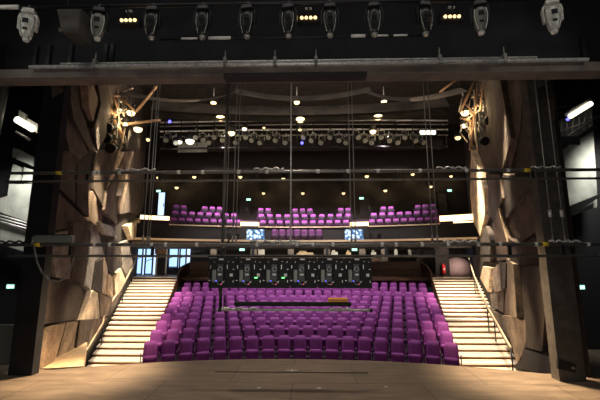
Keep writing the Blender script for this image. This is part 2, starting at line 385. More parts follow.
# header beam and pipe
hb = tag(MB().box((0, HD + .05, (zb + zt) / 2), (25, .3, zt - zb)).build('header_beam', M['beam'], bevel=.02), 'long brown-grey beam spanning the top of the stage opening', 'beam')
MB().box(((P(225, 79, HD).x + P(366, 79, HD).x) / 2, HD - .02, zb - .0), (P(366, 79, HD).x - P(225, 79, HD).x, .2, .07)).build('vent_slot', M['beam2'], hb)
pp = thing('header_pipe', 'pipe painted in a bright lit tone running along the top of the header beam', 'pipe', P(300, 66, 5.68))
a = P(30, 66.2, 5.68); b = P(588, 61, 5.68); a.z = b.z = (a.z + b.z) / 2
MB().tube(a, b, .035, 10).build('pipe', M['steel_lit'], pp)
MB().tube(a + V((.5, .05, .09)), b + V((-.8, .05, .09)), .016, 8).build('rail', M['steel_lit'], pp)
for px in (95, 225, 316, 505, 275, 440): 
    q = P(px, 64, 5.68); q.z = a.z; MB().box(q + V((0, 0, .04)), (.05, .08, .16)).tube(q + V((0, 0, .1)), q + V((0, 0, .26)), .012).build('clamp', M['steel'], pp)

# ------------------------------------------------------------------ stalls terraces
ROWN = [19, 20, 21, 22, 23, 24, 25, 26, 26, 27, 28]
ROWY = [343.6, 331.8, 322.4, 315, 309, 303.5, 298, 292.8, 287.8, 283.4, 278.9]
rows = []
SP = .535; SH = .93
for i, (n, py) in enumerate(zip(ROWN, ROWY)):
    R = 11.5 + 1.09 * i; ph = (n - 1) / 2 * SP / R; D = YC + R * math.cos(ph)
    zt_ = P(300, py, D).z
    rows.append((n, R, zt_ - SH))
for i, (n, R, z) in enumerate(rows):
    ph = (n / 2 * SP + .04) / R
    A = arc(R - .62, YC, -ph, ph, 24, z); B = arc(R + .47, YC, -ph, ph, 24, z)
    m = MB()
    for k in range(24): m.prism([A[k], A[k + 1], B[k + 1], B[k]], (0, 0, -.45))
    struct('floor.%03d' % (i + 2), m, M['terrace'])

# ------------------------------------------------------------------ theatre seat
def rounded_panel(w0, w1, z0, z1, y0, y1, th, n=5, r=.06):
    # upholstered slab: width w0 at bottom, w1 at top, from (y0,z0) to (y1,z1); domed front
    m = MB(); cols = 7; rws = 6; front = []; back = []
    for j in range(rws + 1):
        t = j / rws; z = z0 + (z1 - z0) * t; y = y0 + (y1 - y0) * t; w = w0 + (w1 - w0) * t
        if j in (0, rws): w -= .05
        for k in range(cols + 1):
            u = -1 + 2 * k / cols; e = (1 - u ** 4) * (1 - (2 * t - 1) ** 6)
            zz = z + (.012 * (1 - u * u) if j == rws else 0)
            front.append(V((u * w / 2, y - th * .35 - th * .35 * e, zz))); back.append(V((u * w / 2, y + th * .45, zz)))
    N = len(front); vs = front + back; fs = []
    def id(j, k): return j * (cols + 1) + k
    for j in range(rws):
        for k in range(cols):
            fs.append((id(j, k), id(j, k + 1), id(j + 1, k + 1), id(j + 1, k))); fs.append((N + id(j, k), N + id(j + 1, k), N + id(j + 1, k + 1), N + id(j, k + 1)))
    for k in range(cols):
        fs.append((id(0, k), N + id(0, k), N + id(0, k + 1), id(0, k + 1))); fs.append((id(rws, k), id(rws, k + 1), N + id(rws, k + 1), N + id(rws, k)))
    for j in range(rws):
        fs.append((id(j, 0), id(j + 1, 0), N + id(j + 1, 0), N + id(j, 0))); fs.append((id(j, cols), N + id(j, cols), N + id(j + 1, cols), id(j + 1, cols)))
    return m.add(vs, fs, True)
def make_seat(name, mats, loc, cz=(.20, .56)):
    t = thing(name, 'x', 'chair', loc)
    rounded_panel(.44, .385, .36, .93, .02, .17, .10).build('backrest', M[mats[0]], t, False)
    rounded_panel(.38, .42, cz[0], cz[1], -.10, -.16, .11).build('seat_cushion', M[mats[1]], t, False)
    for s in (-1, 1):
        m = MB().box((s * .268, -.06, .60), (.035, .36, .04)).box((s * .268, .06, .30), (.025, .10, .60)).box((s * .268, .02, .015), (.05, .26, .03))
        m.build('armrest', M[mats[2]], t, False)
    MB().box((0, .10, .30), (.42, .04, .22)).build('back_shell', M['seat_base'], t, False)
    return t
proto = make_seat('theatre_chair', ('purple', 'purple', 'purple_dark'), (0, 0, 0)); freeze(proto)
RN_ = ['front row', 'second row', 'third row', 'fourth row', 'fifth row', 'sixth row', 'seventh row', 'eighth row', 'ninth row', 'tenth row', 'back row']
first = True
for i, (n, R, z) in enumerate(rows):
    for j in range(n):
        ph = (j - (n - 1) / 2) * SP / R
        loc = V((R * math.sin(ph), YC + R * math.cos(ph), z))
        side, k = ('left', j + 1) if j < n / 2 else ('right', n - j)
        where = 'stalls %s%s' % (RN_[i], '' if i in (0, 10) else ' from the stage')
        lab = 'purple upholstered seat in the %s, %s from the %s stairs' % (where, ORD[k], side) if k > 1 else 'purple upholstered end seat in the %s beside the %s stairs' % (where, side)
        if n % 2 and j == n // 2: lab = 'purple upholstered seat in the exact middle of the %s' % where
        g = 'purple seats in the stalls %s' % RN_[i]
        if first: o = proto; o.location = loc; o.rotation_euler = (0, 0, -ph); tag(o, lab, None, g); first = False
        else: dup(proto, loc, -ph, lab, g)

# parapet behind the back row, cross aisle
Rp = 23.35; ph = 7.5 / Rp; zp0 = rows[-1][2]; 
zp1 = P(300, 262.5, 24.6).z
A = arc(Rp, YC, -ph, ph, 28, zp0 - .4); m = MB(); lm = MB()
B = arc(Rp + .15, YC, -ph, ph, 28, zp0 - .4); H = zp1 - zp0 + .4
for k in range(28): m.prism([A[k], A[k + 1], B[k + 1], B[k]], (0, 0, H))
A = arc(Rp - .05, YC, -ph, ph, 28, zp1); B = arc(Rp + .4, YC, -ph, ph, 28, zp1)
for k in range(28): lm.prism([A[k], A[k + 1], B[k + 1], B[k]], (0, 0, .06))
par = tag(m.build('parapet_wall', M['parapet']), 'curved dark brown timber parapet behind the back row of stalls seats', 'parapet')
lm.build('ledge', M['parapet'], par)
A = arc(Rp - .03, YC, -ph, ph, 28, zp1 - .5); B = arc(Rp - .005, YC, -ph, ph, 28, zp1 - .5); gm = MB()
for k in range(28): gm.prism([A[k], A[k + 1], B[k + 1], B[k]], (0, 0, .05))
gm.build('groove', M['beam2'], par)

# ------------------------------------------------------------------ stairs
ZS0, ZS1, YS0, YS1 = -1.30, ZA, 12.3, 22.3; NS = 21
def wallx(y, s): return (-5.6 - .34 * (y - 8.0)) if s < 0 else (5.65 + .325 * (y - 7.8))
def innx(y, s): return s * (5.06 + (y - 11.8) * .25)
for s, sd in ((-1, 'left'), (1, 'right')):
    t = thing('staircase', 'cream-lit flight of steps with brown risers up the %s side of the stalls' % sd, 'stairs', (s * 7.2, YS0, ZS0))
    mt, mr, mn = MB(), MB(), MB()
    for k in range(NS):
        y0 = YS0 + (YS1 - YS0) * k / NS; y1 = YS0 + (YS1 - YS0) * (k + 1) / NS; z = ZS0 + (ZS1 - ZS0) * (k + 1) / NS; h = (ZS1 - ZS0) / NS
        if k == NS - 1: y1 += .02
        xo0, xo1, xi0, xi1 = wallx(y0, s) - s * .06, wallx(y1, s) - s * .06, innx(y0, s), innx(y1, s)
        mr.prism([V((xi0, y0 + .02, z - .035)), V((xo0, y0 + .02, z - .035)), V((xo1, y1 + .02, z - .035)), V((xi1, y1 + .02, z - .035))], (0, 0, -h - .5))
        mt.prism([V((xi0, y0, z)), V((xo0, y0, z)), V((xo1, y1, z)), V((xi1, y1, z))], (0, 0, -.035))
        mn.prism([V((xi0, y0 - .03, z + .006)), V((xo0, y0 - .03, z + .006)), V((xo0, y0 + .07, z + .006)), V((xi0, y0 + .07, z + .006))], (0, 0, -.055))
    mr.build('riser', M['stair_riser'], t); mt.build('tread', M['stair_tread'], t); mn.build('nosing', M['nosing'], t)
    # side landing between wall foot and the stair
    xa, xb = wallx(8.2, s) - s * .03, wallx(11.6, s) - s * .03; qx = (lambda y: .32 - .60 * y) if s < 0 else (lambda y: .32 + .545 * y)
    if s < 0: struct('floor.014', MB().prism([V((qx(8.4), 8.4, -.03)), V((xa, 8.2, -.03)), V((xb, 11.6, -.22)), V((qx(11.5), 11.6, -.22))], (0, 0, -.8)), M['landing'])
    # handrail
    pxs = [(85, 352), (103, 323), (104.5, 312), (124, 283), (133, 266), (136, 258)] if s < 0 else [(511, 348), (494, 318), (487, 306), (474, 275), (470, 262), (469, 258)]
    Ds = [11.7, 13.8, 14.5, 18.0, 20.8, 21.8] if s < 0 else [12.0, 14.2, 15.0, 18.6, 21.4, 22.4]
    hp = [P(x, y, d) for (x, y), d in zip(pxs, Ds)]
    hr = thing('stair_handrail', 'pale metal handrail with thin posts beside the %s stairs' % sd, 'handrail', hp[0] - V((0, 0, .9)))
    MB().path(hp, .035, 8).build('rail', M['ledge'], hr)
    for p in hp[:-1]: MB().tube(p, p - V((0, 0, .95)), .022, 6).build('post', M['dark_metal'], hr)
    sg = MB()
    for q0, q1 in zip(hp, hp[1:]): sg.prism([q0 - V((0, 0, .10)), q1 - V((0, 0, .10)), q1 - V((0, 0, .15)), q0 - V((0, 0, .15))], V((.02, 0, 0)))
    sg.build('lower_rail', M['dark_metal'], hr)
# cross-aisle floor and low cheek walls at top of stairs
struct('floor.016', MB().box((0, 26.4, ZA - .11), (24, 8.1, .2)), M['parapet'])
for s, sd in ((-1, 'left'), (1, 'right')):
    x = s * 7.52
    tag(MB().prism([V((x, 21.9, .7)), V((x, 24.2, .7)), V((x, 24.2, 2.2)), V((x, 22.6, 1.95)), V((x, 21.9, 1.5))], (s * .10, 0, 0)).build('cheek_wall', M['parapet']), 'small sloping timber cheek wall at the top of the %s stairs' % sd, 'low wall')

# ------------------------------------------------------------------ back of house under the balcony
struct('wall_back_lower', MB().box((0, 29.6, 3.5), (26, .2, 5.0)), M['wall_dark'])
BK = bpy.data.objects['wall_back_lower']
wn = 0
for (x0, x1, y0, y1, D) in ((168.5, 178, 248.5, 267, 25.2), (180, 186, 248.5, 267, 25.2), (145, 153, 248, 274, 25.2), (135.5, 143, 244, 274, 25.2), (126, 133, 240, 270, 24.6)):
    wn += 1
    a = P(x0, y1, D); b = P(x1, y0, D)
    if a.z < ZA + .01: a.z = ZA + .01
    c = (a + b) / 2; w = b.x - a.x; h = b.z - a.z
    fr = MB()
    for xx in (a.x - .04, b.x + .04): fr.box((xx, D, c.z), (.08, .1, h + .1))
    for zz in (a.z - .0, b.z + .03): fr.box((c.x, D, zz), (w + .14, .1, .07))
    f = struct('window_%d' % wn, fr, M['dark_metal'])
    MB().box((c.x, D + .03, c.z), (w, .02, h)).build('pane', M['glass'], f)
    MB().box((c.x, D + .5, c.z), (w + .3, .02, h + .1)).build('daylight_sky', M['window'], f)
    MB().prism([V((a.x, D - .01, c.z)), V((a.x, D - .01, c.z - .05)), V((b.x, D - .01, c.z + .12)), V((b.x, D - .01, c.z + .17))], (0, .01, 0)).build('glazing_bar', M['dark_metal'], f)
# timber portal between the windows
for k, (x0, x1, y0, y1, m) in enumerate(((155, 158, 246, 276, 'ledge'), (165, 167.5, 246, 276, 'ledge'), (155, 167, 249, 254, 'wood_warm'))):
    a = P(x0, y1, 25.2); b = P(x1, y0, 25.2); a.z = max(a.z, ZA + .01)
    if k == 0: dfr = thing('door_frame', 'pale timber door frame between the blue windows left of the stalls', 'door frame', (a.x + .3, 25.2, ZA))
    MB().box(((a.x + b.x) / 2, 25.2, (a.z + b.z) / 2), (b.x - a.x, .12, b.z - a.z)).build('jamb' if k < 2 else 'lintel', M[m], dfr)
a = P(158, 276, 25.5); b = P(165, 254, 25.5); a.z = ZA + .01
MB().box(((a.x + b.x) / 2, 25.5, (a.z + b.z) / 2), (b.x - a.x, .06, b.z - a.z)).build('door_leaf', M['wall_dark'], dfr)
# pale cabinets / furniture seen through the gap below the balcony
items = [(258, 246, 265, 256, 'white'), (296, 251, 314, 256, 'ledge'), (331, 250, 338, 256, 'white'), (346, 250, 351, 257, 'ledge'), (371, 250, 376, 257, 'white'), (383, 252, 388, 257, 'ledge')]
desk = ['pale papers heap on the dark desk, leftmost of the pale things under the balcony', 'long cream control console under the balcony centre', 'white rounded monitor back under the balcony, right of the console', 'cream boxed unit under the balcony', 'white boxed unit under the balcony, left of the vases', 'low cream box beside the white vases']
for k, (x0, y0, x1, y1, m) in enumerate(items):
    a = P(x0, y1, 26.4); b = P(x1, y0, 26.4); c = (a + b) / 2; w = b.x - a.x; h = b.z - a.z
    t = thing('desk_unit', desk[k], 'desk unit', (c.x, 26.4, a.z))
    MB().box((c.x, 26.4, a.z + h * .35), (w, .3, h * .7), taper=.9).build('housing', M[m], t, bevel=.02)
    MB().box((c.x - w * .12, 26.35, a.z + h * .84), (w * .5, .2, h * .3), taper=.7).build('cap', M[m], t, bevel=.02)
zd = P(300, 257, 26.4).z
tag(MB().box((.6, 26.6, (ZA + zd) / 2), (10.5, .9, zd - ZA)).build('control_desk', M['parapet'], bevel=.02), 'long dark control desk below the balcony behind the parapet', 'desk')
for k, (px, w) in enumerate(((396, .13), (410, .12))):
    p = P(px, 256, 26.4); p.z = zd
    v = MB().lathe(p, [(w * .7, 0), (w, .12), (w, .42), (w * .55, .58), (w * .6, .62)], 12)
    tag(v.build('white_vase', M['lamp_cold'] if 0 else M['white']), '%s of the two tall white cylinders standing on the desk under the balcony' % ('left' if k == 0 else 'right'), 'lamp')
for k, px in enumerate((214, 254, 291, 327, 362, 384, 420)):
    p = P(px, 250, 25.6)
    t = thing('support_post', 'dark square post under the balcony, %s' % nth(k, 7), 'post', (p.x, 25.6, ZA), group='posts under the balcony')
    MB().box((p.x, 25.6, ZA + 1.05), (.42, .3, 2.1)).build('shaft', M['ceil_dark'], t); MB().box((p.x, 25.6, ZA + .06), (.5, .38, .12)).build('base', M['dark_metal'], t)
# fire extinguisher
p = P(444, 273.5, 23.6)
fe = thing('fire_extinguisher', 'red fire extinguisher on the wall right of the stalls at the stair top', 'extinguisher', p)
MB().lathe(p, [(.10, 0), (.115, .03), (.115, .44), (.08, .54), (.035, .58), (.035, .62)], 14).build('cylinder', M['red'], fe)
MB().box(p + V((0, -.02, .66)), (.14, .06, .05)).build('handle', M['dark_metal'], fe)
MB().path([p + V((.06, -.02, .64)), p + V((.15, -.03, .5)), p + V((.14, -.05, .2))], .016).build('hose', M['black'], fe)
MB().box(p + V((0, -.115, .28)), (.11, .01, .13)).build('sticker', M['white'], fe)
a = P(440, 258, 24.0)
tag(MB().box((a.x + .1, 24.0, ZA + 1.0), (.9, .2, 2.0)).build('pier', M['wall_dark']), 'dark wall pier behind the red fire extinguisher', 'pier')
fe.location.y = 23.6
# pink rounded wall
p = P(459, 276, 24.4); c = MB(); rr = .86; prof = [(rr, 0), (rr, .35), (rr * .97, .6), (rr * .85, .85), (rr * .62, 1.05), (rr * .3, 1.17), (.02, 1.2)]
c.lathe((p.x, 24.6, ZA), prof, 28)
tag(c.build('rounded_pillar', M['pink']), 'rounded pinkish plaster form at the top of the right stairs', 'pillar')

# ------------------------------------------------------------------ balcony
BC = 6.0; BR = 18.0
def bz(py, D, px=300): return P(px, py, D).z
z_low = bz(241, 23.6); z_up = bz(227.2, 24.0); 
def band(R0, R1, a0, a1, z, h, n=30):
    A = arc(R0, BC, a0, a1, n, z); B = arc(R1, BC, a0, a1, n, z); m = MB()
    for k in range(n): m.prism([A[k], A[k + 1], B[k + 1], B[k]], (0, 0, h))
    return m
bal = thing('balcony', 'curved timber balcony sweeping across the back of the auditorium', 'balcony', (0, BC + BR, z_low - .5))
AM = .60
band(BR - 1.1, BR + 6.5, -AM, AM, z_low - .45, .30, 40).build('soffit', M['ceil_dark'], bal)
band(BR - 1.12, BR - 1.02, -AM, AM, z_low - .30, .24, 40).build('fascia', M['balc'], bal)
band(BR - 1.2, BR - .8, -AM, AM, z_low - .10, .12, 40).build('front_rail', M['ledge'], bal)
band(BR - .05, BR + .06, -AM, AM, z_low - .2, z_up - z_low + .2, 40).build('inner_wall', M['beam2'], bal)
band(BR - .1, BR + .12, -.30, -.155, z_up - .03, .06).build('upper_rail', M['ledge'], bal)
def pa(px, R=BR):                                   # picture column -> angle on the balcony arc
    lo, hi = -.9, .9
    for _ in range(40):
        mid = (lo + hi) / 2; X = R * math.sin(mid); Y = BC + R * math.cos(mid); r = RM.transposed() @ (V((X, Y, z_up)) - CAM)
        u = r.x / r.y * F + 300
        if u < px: lo = mid
        else: hi = mid
    return lo
bpy.data.objects.remove(bpy.data.objects['upper_rail'])
band(BR - .1, BR + .12, pa(169), pa(241), z_up - .04, .07).build('upper_rail', M['ledge'], bal)
band(BR - .1, BR + .12, pa(258), pa(351), z_up - .04, .07).build('upper_rail', M['ledge'], bal)
band(BR - .1, BR + .12, pa(368), pa(440), z_up - .04, .07).build('upper_rail', M['ledge'], bal)
# tier floors
ZT = [bz(220.3, 24.4) - SH, bz(214, 25.3) - SH, bz(208.2, 26.2) - SH]
for k in range(3): band(BR + .12 + .9 * k, BR + 1.02 + .9 * k, -.56, .56, ZT[k] - .4, .4).build('tier', M['terrace'], bal)
for k, (x0, x1, y0, y1) in enumerate(((140, 169, 215.8, 219.6), (240.5, 259, 222, 225.8), (350, 368.5, 222, 225.8), (440, 473, 215, 220.5))):
    a0, a1 = pa(x0), pa(x1)
    am = (a0 + a1) / 2; Dm = BC + BR * math.cos(am)
    zz0 = P((x0 + x1) / 2, y1, Dm).z; zz1 = P((x0 + x1) / 2, y0, Dm).z
    band(BR - .03, BR + .11, a0, a1, zz0, zz1 - zz0, 8).build('light_strip', M['strip_warm'], bal)
# stepped glow block at right end and end piece at left
for x0, x1, y0, y1 in ((454, 461, 221, 229), (466, 473, 221, 229), (460, 473, 221, 224)):
    a = P(x0, y1, 21.8); b = P(x1, y0, 21.8)
    MB().box(((a.x + b.x) / 2, 21.8, (a.z + b.z) / 2), (b.x - a.x, .08, b.z - a.z)).build('light_step', M['strip_warm'], bal)
for seg in (((134.5, 229), (136, 219.5), (142, 218.5)), ((134.5, 229), (144, 229.5))):
    MB().path([P(x, y, 21.3) for x, y in seg], .05).build('edge_frame', M['ledge'], bal)

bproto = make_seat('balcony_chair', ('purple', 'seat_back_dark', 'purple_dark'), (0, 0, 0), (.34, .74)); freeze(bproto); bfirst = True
def bal_row(tier, pxs, block, rname):
    global bfirst
    R = BR + .50 + .9 * tier; n = len(pxs)
    for j, px in enumerate(pxs):
        a = pa(px, R); loc = V((R * math.sin(a), BC + R * math.cos(a), ZT[tier]))
        lab = 'purple tip-up seat in the balcony %s block, %s, %s' % (block, rname, nth(j, n))
        g = 'purple seats in the balcony %s block' % block
        if bfirst: bproto.location = loc; bproto.rotation_euler = (0, 0, -a); tag(bproto, lab, None, g); bfirst = False
        else: dup(bproto, loc, -a, lab, g)
M['bulkhead'] = mat('bulkhead_black', (.022, .018, .016), .9)
def lin(a, b, n): return [a + (b - a) * k / (n - 1) for k in range(n)]
bal_row(0, lin(173.5, 237.5, 9), 'left', 'front row'); bal_row(1, lin(174.5, 234, 8), 'left', 'middle row'); bal_row(2, [175, 182.5, 204, 211.5, 219], 'left', 'top row')
bal_row(0, lin(263, 346, 11), 'centre', 'front row'); bal_row(1, lin(261, 348, 11), 'centre', 'middle row'); bal_row(2, [260.5, 268, 295, 302.5, 310, 341, 348.5], 'centre', 'top row')
bal_row(0, lin(372, 436, 9), 'right', 'front row'); bal_row(1, lin(374, 435, 8), 'right', 'middle row'); bal_row(2, [384, 391.5, 419, 426.5, 434], 'right', 'top row')
# front ledge row
fs = make_seat('ledge_chair', ('purple_dark', 'seat_back_dark', 'purple_dark'), (0, 0, 0)); freeze(fs)
pxs = lin(275, 319, 7)
for j, px in enumerate(pxs):
    R = BR - .45; a = pa(px, R); loc = V((R * math.sin(a), BC + R * math.cos(a), bz(229.5, 23.6) - SH))
    lab = 'dark purple seat in the short row on the balcony front ledge, %s' % nth(j, 7)
    if j == 0: fs.location = loc; fs.rotation_euler = (0, 0, -a); tag(fs, lab, None, 'seats on the balcony front ledge')
    else: dup(fs, loc, -a, lab, 'seats on the balcony front ledge')
# a few dark loudspeakers/projectors on the ledge
for k, px in enumerate((230, 238, 370, 378.5)):
    R = BR - .75; a = pa(px, R); p = V((R * math.sin(a), BC + R * math.cos(a), z_low + .02))
    t = thing('ledge_loudspeaker', 'small black round-faced loudspeaker on the balcony rail, %s' % nth(k, 4), 'spotlight', p, group='loudspeakers on the balcony rail')
    MB().tube(p + V((0, -.14, .26)), p + V((0, .16, .30)), .15, 14, .12).build('body', M['black'], t)
    MB().box(p + V((0, 0, .06)), (.2, .16, .12)).build('bracket', M['dark_metal'], t)
    MB().tube(p + V((0, -.155, .255)), p + V((0, -.14, .258)), .12, 14).build('lens', M['dark_metal'], t)
# monitors
for k, (x0, x1, y0, y1) in enumerate(((246.5, 264.5, 229.5, 239.5), (345, 363, 229.5, 239.5))):
    D = 22.6; a = P(x0, y1, D); b = P(x1, y0, D); c = (a + b) / 2
    t = thing('monitor', 'flat monitor showing a blue and white picture, %s of two on the balcony front' % ('left' if k == 0 else 'right'), 'monitor', (c.x, D, a.z), group='monitors on the balcony front')
    MB().box((c.x, D + .05, c.z), (b.x - a.x + .06, .08, b.z - a.z + .06)).build('frame', M['black'], t)
    s_ = MB().box((0, 0, 0), (b.x - a.x, .02, b.z - a.z)).build('screen', M['screen'], t, False); s_.location = (0, 0, c.z - a.z)
    MB().box((c.x, D + .2, c.z), (.2, .3, .2)).build('mount', M['dark_metal'], t)

# ------------------------------------------------------------------ upper back wall, doors, ceiling
struct('wall_back', MB().box((0, 30.3, 9.6), (30, .2, 9.2)), M['wall_dark'])
for k, (x0, x1, y0, y1, m) in enumerate(((240, 249, 199, 217, 'ceil_dark'), (361, 371, 197, 216, 'ceil_dark'), (157, 166, 192, 216, 'window'), (438, 447, 192, 214, 'ceil_dark'))):
    D = 30.1; a = P(x0, y1, D); b = P(x1, y0, D); c = (a + b) / 2; w = b.x - a.x; h = b.z - a.z
    d = struct('door_%d' % (k + 1), MB().box((c.x - w / 2, D, c.z), (.10, .14, h)).box((c.x + w / 2, D, c.z), (.10, .14, h)).box((c.x, D, c.z + h / 2), (w, .14, .1)), M['dark_metal'])
    MB().box((c.x, D + .02, c.z), (w - .1, .05, h)).build('door_leaf', M[m], d)
    MB().box((c.x + w * .3, D - .05, c.z - .1), (.05, .05, .3)).build('handle', M['steel'], d)
es = [(248.5, 199.5, 29.6, 'above the dark door between left and centre balcony blocks'), (361.5, 198.3, 29.6, 'above the dark door between centre and right balcony blocks'), (449.5, 190.5, 29.6, 'on the back wall above the right balcony block'), (158.5, 191, 29.6, 'over the bluish doorway behind the left balcony block'), (242, 249.5, 24.6, 'under the balcony above the LED panels'), (354.5, 249.5, 24.6, 'under the balcony right of centre'), (10.5, 286.5, 9.5, 'low in the dark left wing'), (580.5, 287.2, 9.5, 'low in the dark right wing')]
for k, (px, py, D, wh_) in enumerate(es):
    p = P(px, py, D); w = .36 if D > 20 else .20
    t = thing('exit_sign', 'small glowing green exit sign ' + wh_, 'exit sign', p, group='glowing exit signs')
    MB().box(p + V((0, .03, 0)), (w + .06, .06, w * .5 + .05)).build('housing', M['dark_metal'], t)
    MB().box(p + V((0, -.005, 0)), (w, .01, w * .5)).build('face', M['exit'], t)
    f = MB(); u = w * .5
    f.box(p + V((-w * .2, -.014, u * .28)), (u * .16, .006, u * .16)); f.box(p + V((-w * .2, -.014, 0)), (u * .2, .006, u * .4)); f.box(p + V((-w * .27, -.014, -u * .3)), (u * .12, .006, u * .28), Matrix.Rotation(.5, 3, 'Y')); f.box(p + V((-w * .12, -.014, -u * .3)), (u * .12, .006, u * .28), Matrix.Rotation(-.5, 3, 'Y'))
    f.box(p + V((w * .2, -.014, 0)), (w * .3, .006, u * .14)); f.prism([p + V((w * .3, -.017, u * .22)), p + V((w * .44, -.017, 0)), p + V((w * .3, -.017, -u * .22))], (0, .006, 0))
    f.build('pictogram', M['exit_white'], t)
struct('ceiling', MB().box((0, 19, 14.2), (34, 26, .3)), M['ceil_dark'])
# curved acoustic ceiling panels
for k, (D, y0, y1, x0, x1, m) in enumerate(((12.5, 84, 93, 118, 236, 'ceil'), (13.0, 82, 92, 232, 372, 'ceil'), (12.5, 84, 92, 366, 468, 'ceil'), (15.5, 95, 108, 150, 450, 'ceil'), (18.0, 108, 116, 155, 448, 'ceil'), (24, 146, 168, 158, 470, 'bulkhead'))):
    a = P(x0, y1, D); b = P(x1, y1, D); zlo = (a.z + b.z) / 2; zhi = P(300, y0, D).z
    m_ = MB(); n = 16; ptsA = []; 
    for j in range(n + 1):
        tt = j / n; x = a.x + (b.x - a.x) * tt; sag = (1 - (2 * tt - 1) ** 2)
        ptsA.append((x, D + sag * .8, zlo - sag * .0))
    for (xa, ya, za), (xb, yb, zb_) in zip(ptsA, ptsA[1:]):
        m_.prism([V((xa, ya, za)), V((xb, yb, zb_)), V((xb, yb + .5, zhi)), V((xa, ya + .5, zhi))], (0, .12, .1))
    tag(m_.build('ceiling_reflector', M[m]), ['dark curved acoustic reflector over the left front of the stalls', 'dark curved acoustic reflector over the middle front of the stalls', 'dark curved acoustic reflector over the right front of the stalls', 'wide curved ceiling reflector above the upper row of hanging lamps', 'wide curved ceiling reflector just above the lighting bridge', 'broad dark bulkhead below the lighting bridge'][k], 'reflector', None)
# lighting bridge
LB = 20.0
br = thing('lighting_bridge', 'dark steel lighting bridge crossing the ceiling with pale pipes', 'catwalk', P(300, 145, LB))
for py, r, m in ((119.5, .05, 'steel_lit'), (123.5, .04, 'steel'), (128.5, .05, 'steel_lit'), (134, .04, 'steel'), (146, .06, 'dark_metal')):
    a = P(160, py + 3, LB); c = P(300, py, LB + 1.5); b = P(448, py + 1, LB)
    ptsx = []
    for j in range(13):
        u = j / 12; ptsx.append(a * (1 - u) ** 2 + c * 2 * u * (1 - u) + b * u * u)
    MB().path(ptsx, r, 6).build('pipe', M[m], br)
a = P(176, 150, LB + 1.4); b = P(444, 138, LB + 1.4)
MB().box(((a.x + b.x) / 2, LB + 1.7, (a.z + b.z) / 2), (b.x - a.x, .05, b.z - a.z)).build('back_panel', M['bulkhead'], br)
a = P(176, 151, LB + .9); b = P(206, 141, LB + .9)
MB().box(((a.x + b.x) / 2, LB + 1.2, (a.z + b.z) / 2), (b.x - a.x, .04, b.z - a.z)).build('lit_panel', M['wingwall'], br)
for px in lin(165, 445, 18):
    a = P(px, 121, LB); b = P(px, 146, LB); b.x = a.x; MB().tube(a, b, .03, 5).build('upright', M['dark_metal'], br)
# spotlights on the bridge
def make_spot(loc, label, group, lens='dark_metal', tilt=.7, size=1.0, rz=0):
    t = thing('stage_spotlight', label, 'spotlight', loc, rz, group)
    R_ = Matrix.Rotation(tilt, 3, 'X'); d = R_ @ V((0, -1, 0)) * size   # beam direction (towards stage, down)
    z = V((0, 0, -.30)) * size
    MB().tube(z - d * .26, z + d * .10, .10 * size, 12, .12 * size).tube(z + d * .10, z + d * .30, .13 * size, 12, .15 * size).build('body', M['fix_black'], t, False)
    MB().tube(z + d * .30, z + d * .315, .135 * size, 12).build('lens', M[lens], t, False)
    MB().box(V((-.17, 0, -.17)) * size, V((.03, .05, .30)) * size).box(V((.17, 0, -.17)) * size, V((.03, .05, .30)) * size).box(V((0, 0, -.03)) * size, V((.36, .05, .03)) * size).build('yoke', M['grey_metal'], t, False)
    MB().box(V((0, 0, .04)) * size, V((.07, .08, .12)) * size).build('clamp', M['steel'], t, False)
    return t
spx = [168, 176, 196, 203, 209, 216, 224, 238, 246, 254, 262, 270, 277, 286, 305, 313, 322, 331, 339, 347, 356, 364, 372, 381, 389, 397, 405, 413, 420]
bp_ = None
for j, px in enumerate(spx):
    p = P(px, 133 + 3 * math.sin(j * 2.1), LB - .3)
    lab = 'black stage spotlight clamped to the lighting bridge, %s' % nth(j, len(spx))
    if bp_ is None: bp_ = make_spot(p, lab, 'spotlights on the lighting bridge', 'grey_metal', size=1.05); freeze(bp_)
    else: dup(bp_, p, random.uniform(-.5, .5), lab)
# bright lamps
def lamp(px, py, D, r, label, m='lamp_warm', group=None, stem=0.0, energy=0, col=(1, .75, .42)):
    p = P(px, py, D)
    t = thing('ceiling_lamp', label, 'lamp', p, group=group)
    MB().lathe(p, [(r * 1.15, .0), (r * 1.2, r * .8), (r * .8, r * 1.9), (r * .3, r * 2.1)], 12).build('housing', M['black'], t)
    MB().lathe(p, [(r * .25, -r * .95), (r * .75, -r * .7), (r, -r * .15), (r * .95, r * .1)], 12).build('bulb', M[m], t)
    if stem: MB().tube(p + V((0, 0, r * 2)), p + V((0, 0, stem)), .025, 6).build('stem', M['steel_lit'], t)
    if energy:
        l = bpy.data.lights.new('lamp_glow', 'POINT'); l.energy = energy; l.color = col; l.shadow_soft_size = r; o = bpy.data.objects.new('lamp_glow', l); C.objects.link(o); o.location = p + V((0, -.35, -r * 2.2)); o['kind'] = 'structure'
    return t
pend = [(213.5, 102.5, 'upper left'), (296.8, 101.8, 'upper centre'), (384, 101.3, 'upper right')]
for px, py, w in pend: lamp(px, py, 17.5, .15, 'small warm hanging lamp in the %s of the ceiling' % w, 'lamp_hot', 'warm lamps hanging over the stalls', .8, 5)
for px, py, w in ((220.5, 117, 'left'), (300.3, 118.6, 'centre'), (378, 116, 'right')): lamp(px, py, 19, .24, 'large warm hanging lamp at the ceiling %s' % w, 'lamp_hot', 'warm lamps hanging over the stalls', .7, 12)
mid = [(231.5, 132.5, .2, 'lamp_hot'), (244.5, 128.5, .14, 'lamp_cold'), (300, 129.5, .10, 'lamp_warm'), (373, 131, .18, 'lamp_hot'), (264, 127.5, .08, 'lamp_warm')]
for k, (px, py, r, m) in enumerate(sorted(mid)): lamp(px, py, LB - .6, r, 'bright lamp glowing among the spotlights on the lighting bridge, %s of five' % nth(k, 5), m, 'lamps glowing on the lighting bridge', 0, 4)
